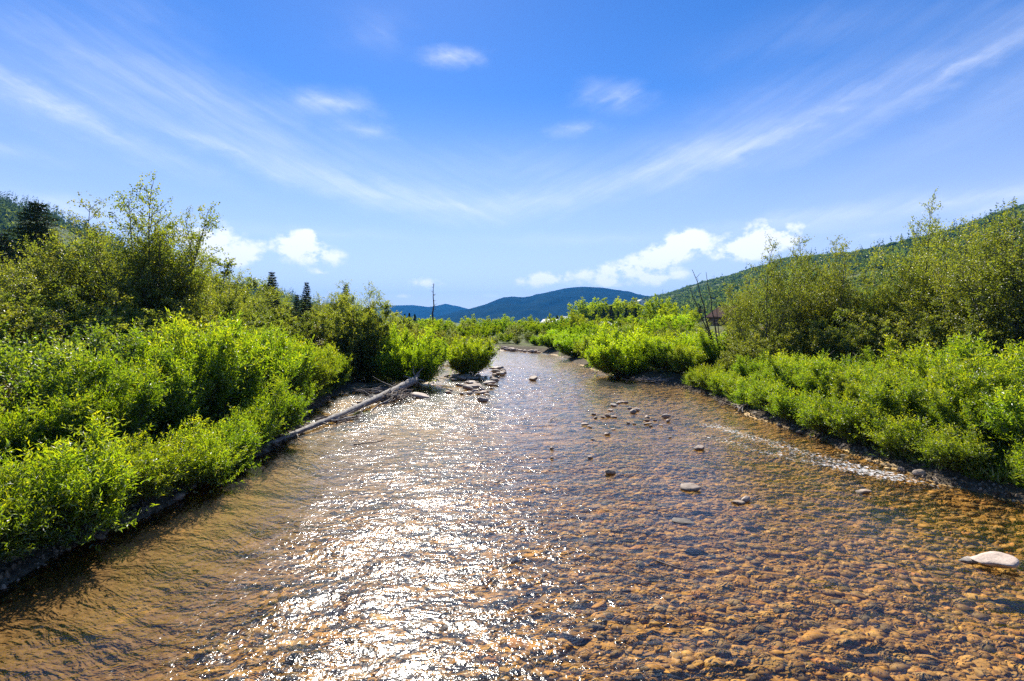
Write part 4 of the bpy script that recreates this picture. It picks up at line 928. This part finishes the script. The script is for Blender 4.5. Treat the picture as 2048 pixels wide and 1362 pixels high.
def pebble_mass():
    g = np.random.default_rng(22)
    bm = bmesh.new(); bmesh.ops.create_icosphere(bm, subdivisions=1, radius=.5); bm.verts.ensure_lookup_table()
    bv = np.array([v.co[:] for v in bm.verts]); bf = np.array([[v.index for v in f.verts] for f in bm.faces]); bm.free()
    y = np.concatenate([4.2 + 12 * g.random(28000) ** 1.2, 16 + 24 * g.random(8000)]); n = len(y); x = -7 + 18 * g.random(n)
    sd = river_sd(x, y); zz = bed_z(x, y, sd)
    quiet = (sstep(4.6, 2.6, x + 7) * sstep(19, 15, y)) > g.random(n) * .9
    k = (sd > .12) & (zz < -.03 + .3 * (gau(x, y, -4, 29, 4, 8) > .3)) & (np.abs(x) < y * 1.05 + 1) & ~quiet; x, y, zz = x[k], y[k], zz[k]; n = len(x)
    s = .045 + .19 * g.random(n) ** 3.2 * np.where(y > 18, 1.5, 1)
    th = g.random(n) * 6.283; c, sn = np.cos(th), np.sin(th)
    a = s[:, None] * (.8 + .5 * g.random((n, 3))) * [1.25, .95, .42]
    q = bv[None] * a[:, None] * (1 + .22 * (g.random((n, len(bv), 1)) - .5))
    vx = q[..., 0] * c[:, None] - q[..., 1] * sn[:, None] + x[:, None]; vy = q[..., 0] * sn[:, None] + q[..., 1] * c[:, None] + y[:, None]; vz = q[..., 2] + (zz - s * .03)[:, None]
    f = (bf[None] + (np.arange(n) * len(bv))[:, None, None]).reshape(-1, 3)
    me = mesh_np('pebbles', np.stack([vx, vy, vz], -1).reshape(-1, 3), f, M['pebble'], True, None, {'tint': np.repeat(g.random(n), len(bf))})
    tag(link('pebbles', me, BED), None, None, None, 'stuff')
pebble_mass()

def bank_gravel():
    """small dark stones and clods that litter both cut banks"""
    g = np.random.default_rng(23); n = 9000
    bm = bmesh.new(); bmesh.ops.create_icosphere(bm, subdivisions=1, radius=.5)
    bv = np.array([v.co[:] for v in bm.verts]); bf = np.array([[v.index for v in f.verts] for f in bm.faces]); bm.free()
    y = 5 + 24 * g.random(n) ** 1.2; side = g.random(n) < .5
    x = np.where(side, np.interp(y, LEFT[:, 1], LEFT[:, 0]), np.interp(y, RIGHT[:, 1], RIGHT[:, 0])) + g.normal(size=n) * .42
    sd = river_sd(x, y); k = (sd < .25) & (sd > -.75); x, y, sd = x[k], y[k], sd[k]; n = len(x)
    z = np.maximum(ground_z(x, y, sd), bed_z(x, y, sd)); s = .02 + .07 * g.random(n) ** 2.5
    q = bv[None] * (s[:, None] * (.7 + .7 * g.random((n, 3))))[:, None] * (1 + .4 * (g.random((n, len(bv), 1)) - .5))
    v = q + np.stack([x, y, z + s * .1], -1)[:, None]
    f = (bf[None] + (np.arange(n) * len(bv))[:, None, None]).reshape(-1, 3)
    me = mesh_np('bank_gravel', v.reshape(-1, 3), f, M['clod'], False, None, {'tint': np.repeat(g.random(n), len(bf))})
    tag(link('bank_gravel', me), 'dark gravel and clods littering both river banks', None, None, 'stuff')
def clod_mat():
    m, t, out = material('bank_clod'); c = t.ramp(t.attr('tint'), [(0, (.06, .045, .03)), (.5, (.13, .10, .07)), (.85, (.20, .16, .12)), (1, (.30, .25, .2))])
    t.l.new(t.shader('ShaderNodeBsdfDiffuse', Color=c), out.inputs[0]); return m
M['clod'] = clod_mat(); bank_gravel()

# ------------------------------------------------------------------ grass and herbs
def grass_mass():
    g = np.random.default_rng(31); X = []; Y = []; Hh = []
    def band(n, xf, y0, y1, w, h):
        y = y0 + (y1 - y0) * g.random(n); x = xf(y) + w * g.random(n); X.append(x); Y.append(y); Hh.append(h * (.5 + .8 * g.random(n)))
    lx = lambda y: np.interp(y, LEFT[:, 1], LEFT[:, 0]); rx = lambda y: np.interp(y, RIGHT[:, 1], RIGHT[:, 0])
    band(2600, lambda y: lx(y) - .35, 5, 30, -1.6, .32); band(5200, lambda y: rx(y) + .25, 9, 27.5, 1.6, .34)
    band(1200, lambda y: rx(y) + .2, 20.5, 28.5, 1.6, .5); band(9000, lambda y: rx(y) + 1, 9, 60, 20, .45); band(9000, lambda y: lx(y) - 1, 5, 33, -16, .45)
    n = 260; a = g.random(n) * 6.28; X.append(-6.05 + .3 * g.random(n)); Y.append(19.9 + .5 * g.random(n)); Hh.append(.2 + .2 * g.random(n))
    x = np.concatenate(X); y = np.concatenate(Y); h = np.concatenate(Hh); k = (river_sd(x, y) < -.12) | ((np.abs(x + 5.9) < .3) & (np.abs(y - 20.1) < .5)); x, y, h = x[k], y[k], h[k]; n = len(x)
    z = np.maximum(ground_z(x, y), bed_z(x, y)); pos = np.stack([x, y, z], -1)
    d = unit(g.normal(size=(n, 3)) * .35 + [0, 0, 1]); bl = 3
    pos = np.repeat(pos, bl, 0) + g.normal(size=(n * bl, 3)) * [.04, .04, 0]; d = unit(np.repeat(d, bl, 0) + g.normal(size=(n * bl, 3)) * .3); h = np.repeat(h, bl)
    me = leaf_mesh('grass', pos, d, h, .035 + .02 * g.random(n * bl), np.clip(.5 + g.normal(size=n * bl) * .25, 0, 1), M['grass'], g, 0, True)
    tag(link('grass', me), 'bright green grass and herbs along both banks', None, None, 'stuff')
grass_mass()

# ------------------------------------------------------------------ houses
def box_mesh(name, x0, x1, y0, y1, z0, z1, mat):
    v = [(x, y, z) for x in (x0, x1) for y in (y0, y1) for z in (z0, z1)]
    f = np.array([(0, 1, 3, 2), (4, 6, 7, 5), (0, 4, 5, 1), (2, 3, 7, 6), (0, 2, 6, 4), (1, 5, 7, 3)]); return mesh_np(name, v, f, mat)
M['white'] = plain_mat('white_siding', (.70, .70, .69), (.80, .80, .79), 2, .7); M['roofw'] = plain_mat('pale_roof', (.55, .56, .58), (.68, .68, .7), 2, .6)
M['brown'] = plain_mat('brown_logs', (.075, .04, .028), (.13, .075, .05), 3, .8, stretch=(.3, .3, 5)); M['roofd'] = plain_mat('dark_shingle', (.035, .02, .017), (.06, .034, .028), 4, .95, spec=.05); M['glass'] = plain_mat('window_glass', (.03, .035, .045), (.05, .06, .07), 1, .1, spec=.6)
def house(name, label, u, y, w, d, hw, hr, wall, roof, base, windows, rot=0.0):
    x = at(u, y); r = link(name, None); r.location = (x, y, base); r.rotation_euler = (0, 0, rot); tag(r, label, 'house')
    link('wall', box_mesh('wall', -w / 2, w / 2, -d / 2, d / 2, -1.5, hw, wall), r)
    v = [(-w / 2, -d / 2, hw), (w / 2, -d / 2, hw), (0, -d / 2, hw + hr), (-w / 2, d / 2, hw), (w / 2, d / 2, hw), (0, d / 2, hw + hr)]
    link('gable', mesh_np('gable', v, [np.array([(0, 1, 2), (3, 5, 4)]), np.array([(0, 2, 5, 3), (1, 4, 5, 2)])], wall), r)
    e = .45; k = hr / (w / 2)
    for s in (-1, 1):
        a = (s * (w / 2 + e), hw - e * k + .02); b = (0, hw + hr + .02); th = .18
        v = [(p[0], yy, p[1] + dz) for yy in (-d / 2 - e, d / 2 + e) for p in (a, b) for dz in (0, th)]
        f = np.array([(0, 1, 3, 2), (4, 6, 7, 5), (0, 4, 5, 1), (2, 3, 7, 6), (0, 2, 6, 4), (1, 5, 7, 3)]); link('roof', mesh_np('roof', v, f, roof), r)
    for (cx, cz, ww, wh) in windows:
        fr = link('window', box_mesh('window', cx - ww / 2 - .08, cx + ww / 2 + .08, -d / 2 - .05, -d / 2 + .02, cz - wh / 2 - .08, cz + wh / 2 + .08, M['white']), r)
        link('pane', box_mesh('pane', cx - ww / 2, cx + ww / 2, -d / 2 - .08, -d / 2 - .053, cz - wh / 2, cz + wh / 2, M['glass']), fr)
house('cabin', 'dark brown gabled log cabin on the slope right of the dead tree', 1457, 120, 6.5, 8, 3.0, 2.2, M['brown'], M['roofd'], 1.9, [(-1.3, 1.7, .9, 1.0), (1.3, 1.7, .9, 1.0)], .12)
house('house', 'white gabled house beside the cottonwood grove', 1131, 236, 5.0, 8, 4.0, 1.8, M['white'], M['roofw'], .4, [(-1.1, 2.6, .9, 1.2), (1.1, 2.6, .9, 1.2)], -.5)
house('house', 'low white roofed house left of the gabled one', 1101, 232, 7, 6, 2.9, 1.3, M['white'], M['roofw'], .6, [(0, 1.7, 1.2, 1.0)], 1.2)
house('house', 'pale roofed house half hidden right of the grove', 1217, 160, 6, 6, 2.3, 1.0, M['white'], M['roofw'], .4, [(0, 1.8, 1.0, 1.0)], .9)
house('house', 'tiny pale house high on the right hillside', 1281, 1250, 24, 14, 8, 4, M['white'], M['roofw'], top_z(606, 1250) - 4, [(-5, 4, 3, 3), (5, 4, 3, 3)], .3)

# ------------------------------------------------------------------ haze
def haze():
    m, t, out = material('valley_haze')
    p = t.new('ShaderNodeVolumePrincipled'); p.inputs['Color'].default_value = (.04, .36, 1, 1); p.inputs['Density'].default_value = 7.2e-5; p.inputs['Anisotropy'].default_value = 0.0
    t.l.new(p.outputs[0], out.inputs['Volume'])
    me = box_mesh('haze', -7600, 7600, -2200, 10800, -2.2, 640, m)
    tag(link('haze', me), None, None, None, 'stuff')
if HAZE: haze()
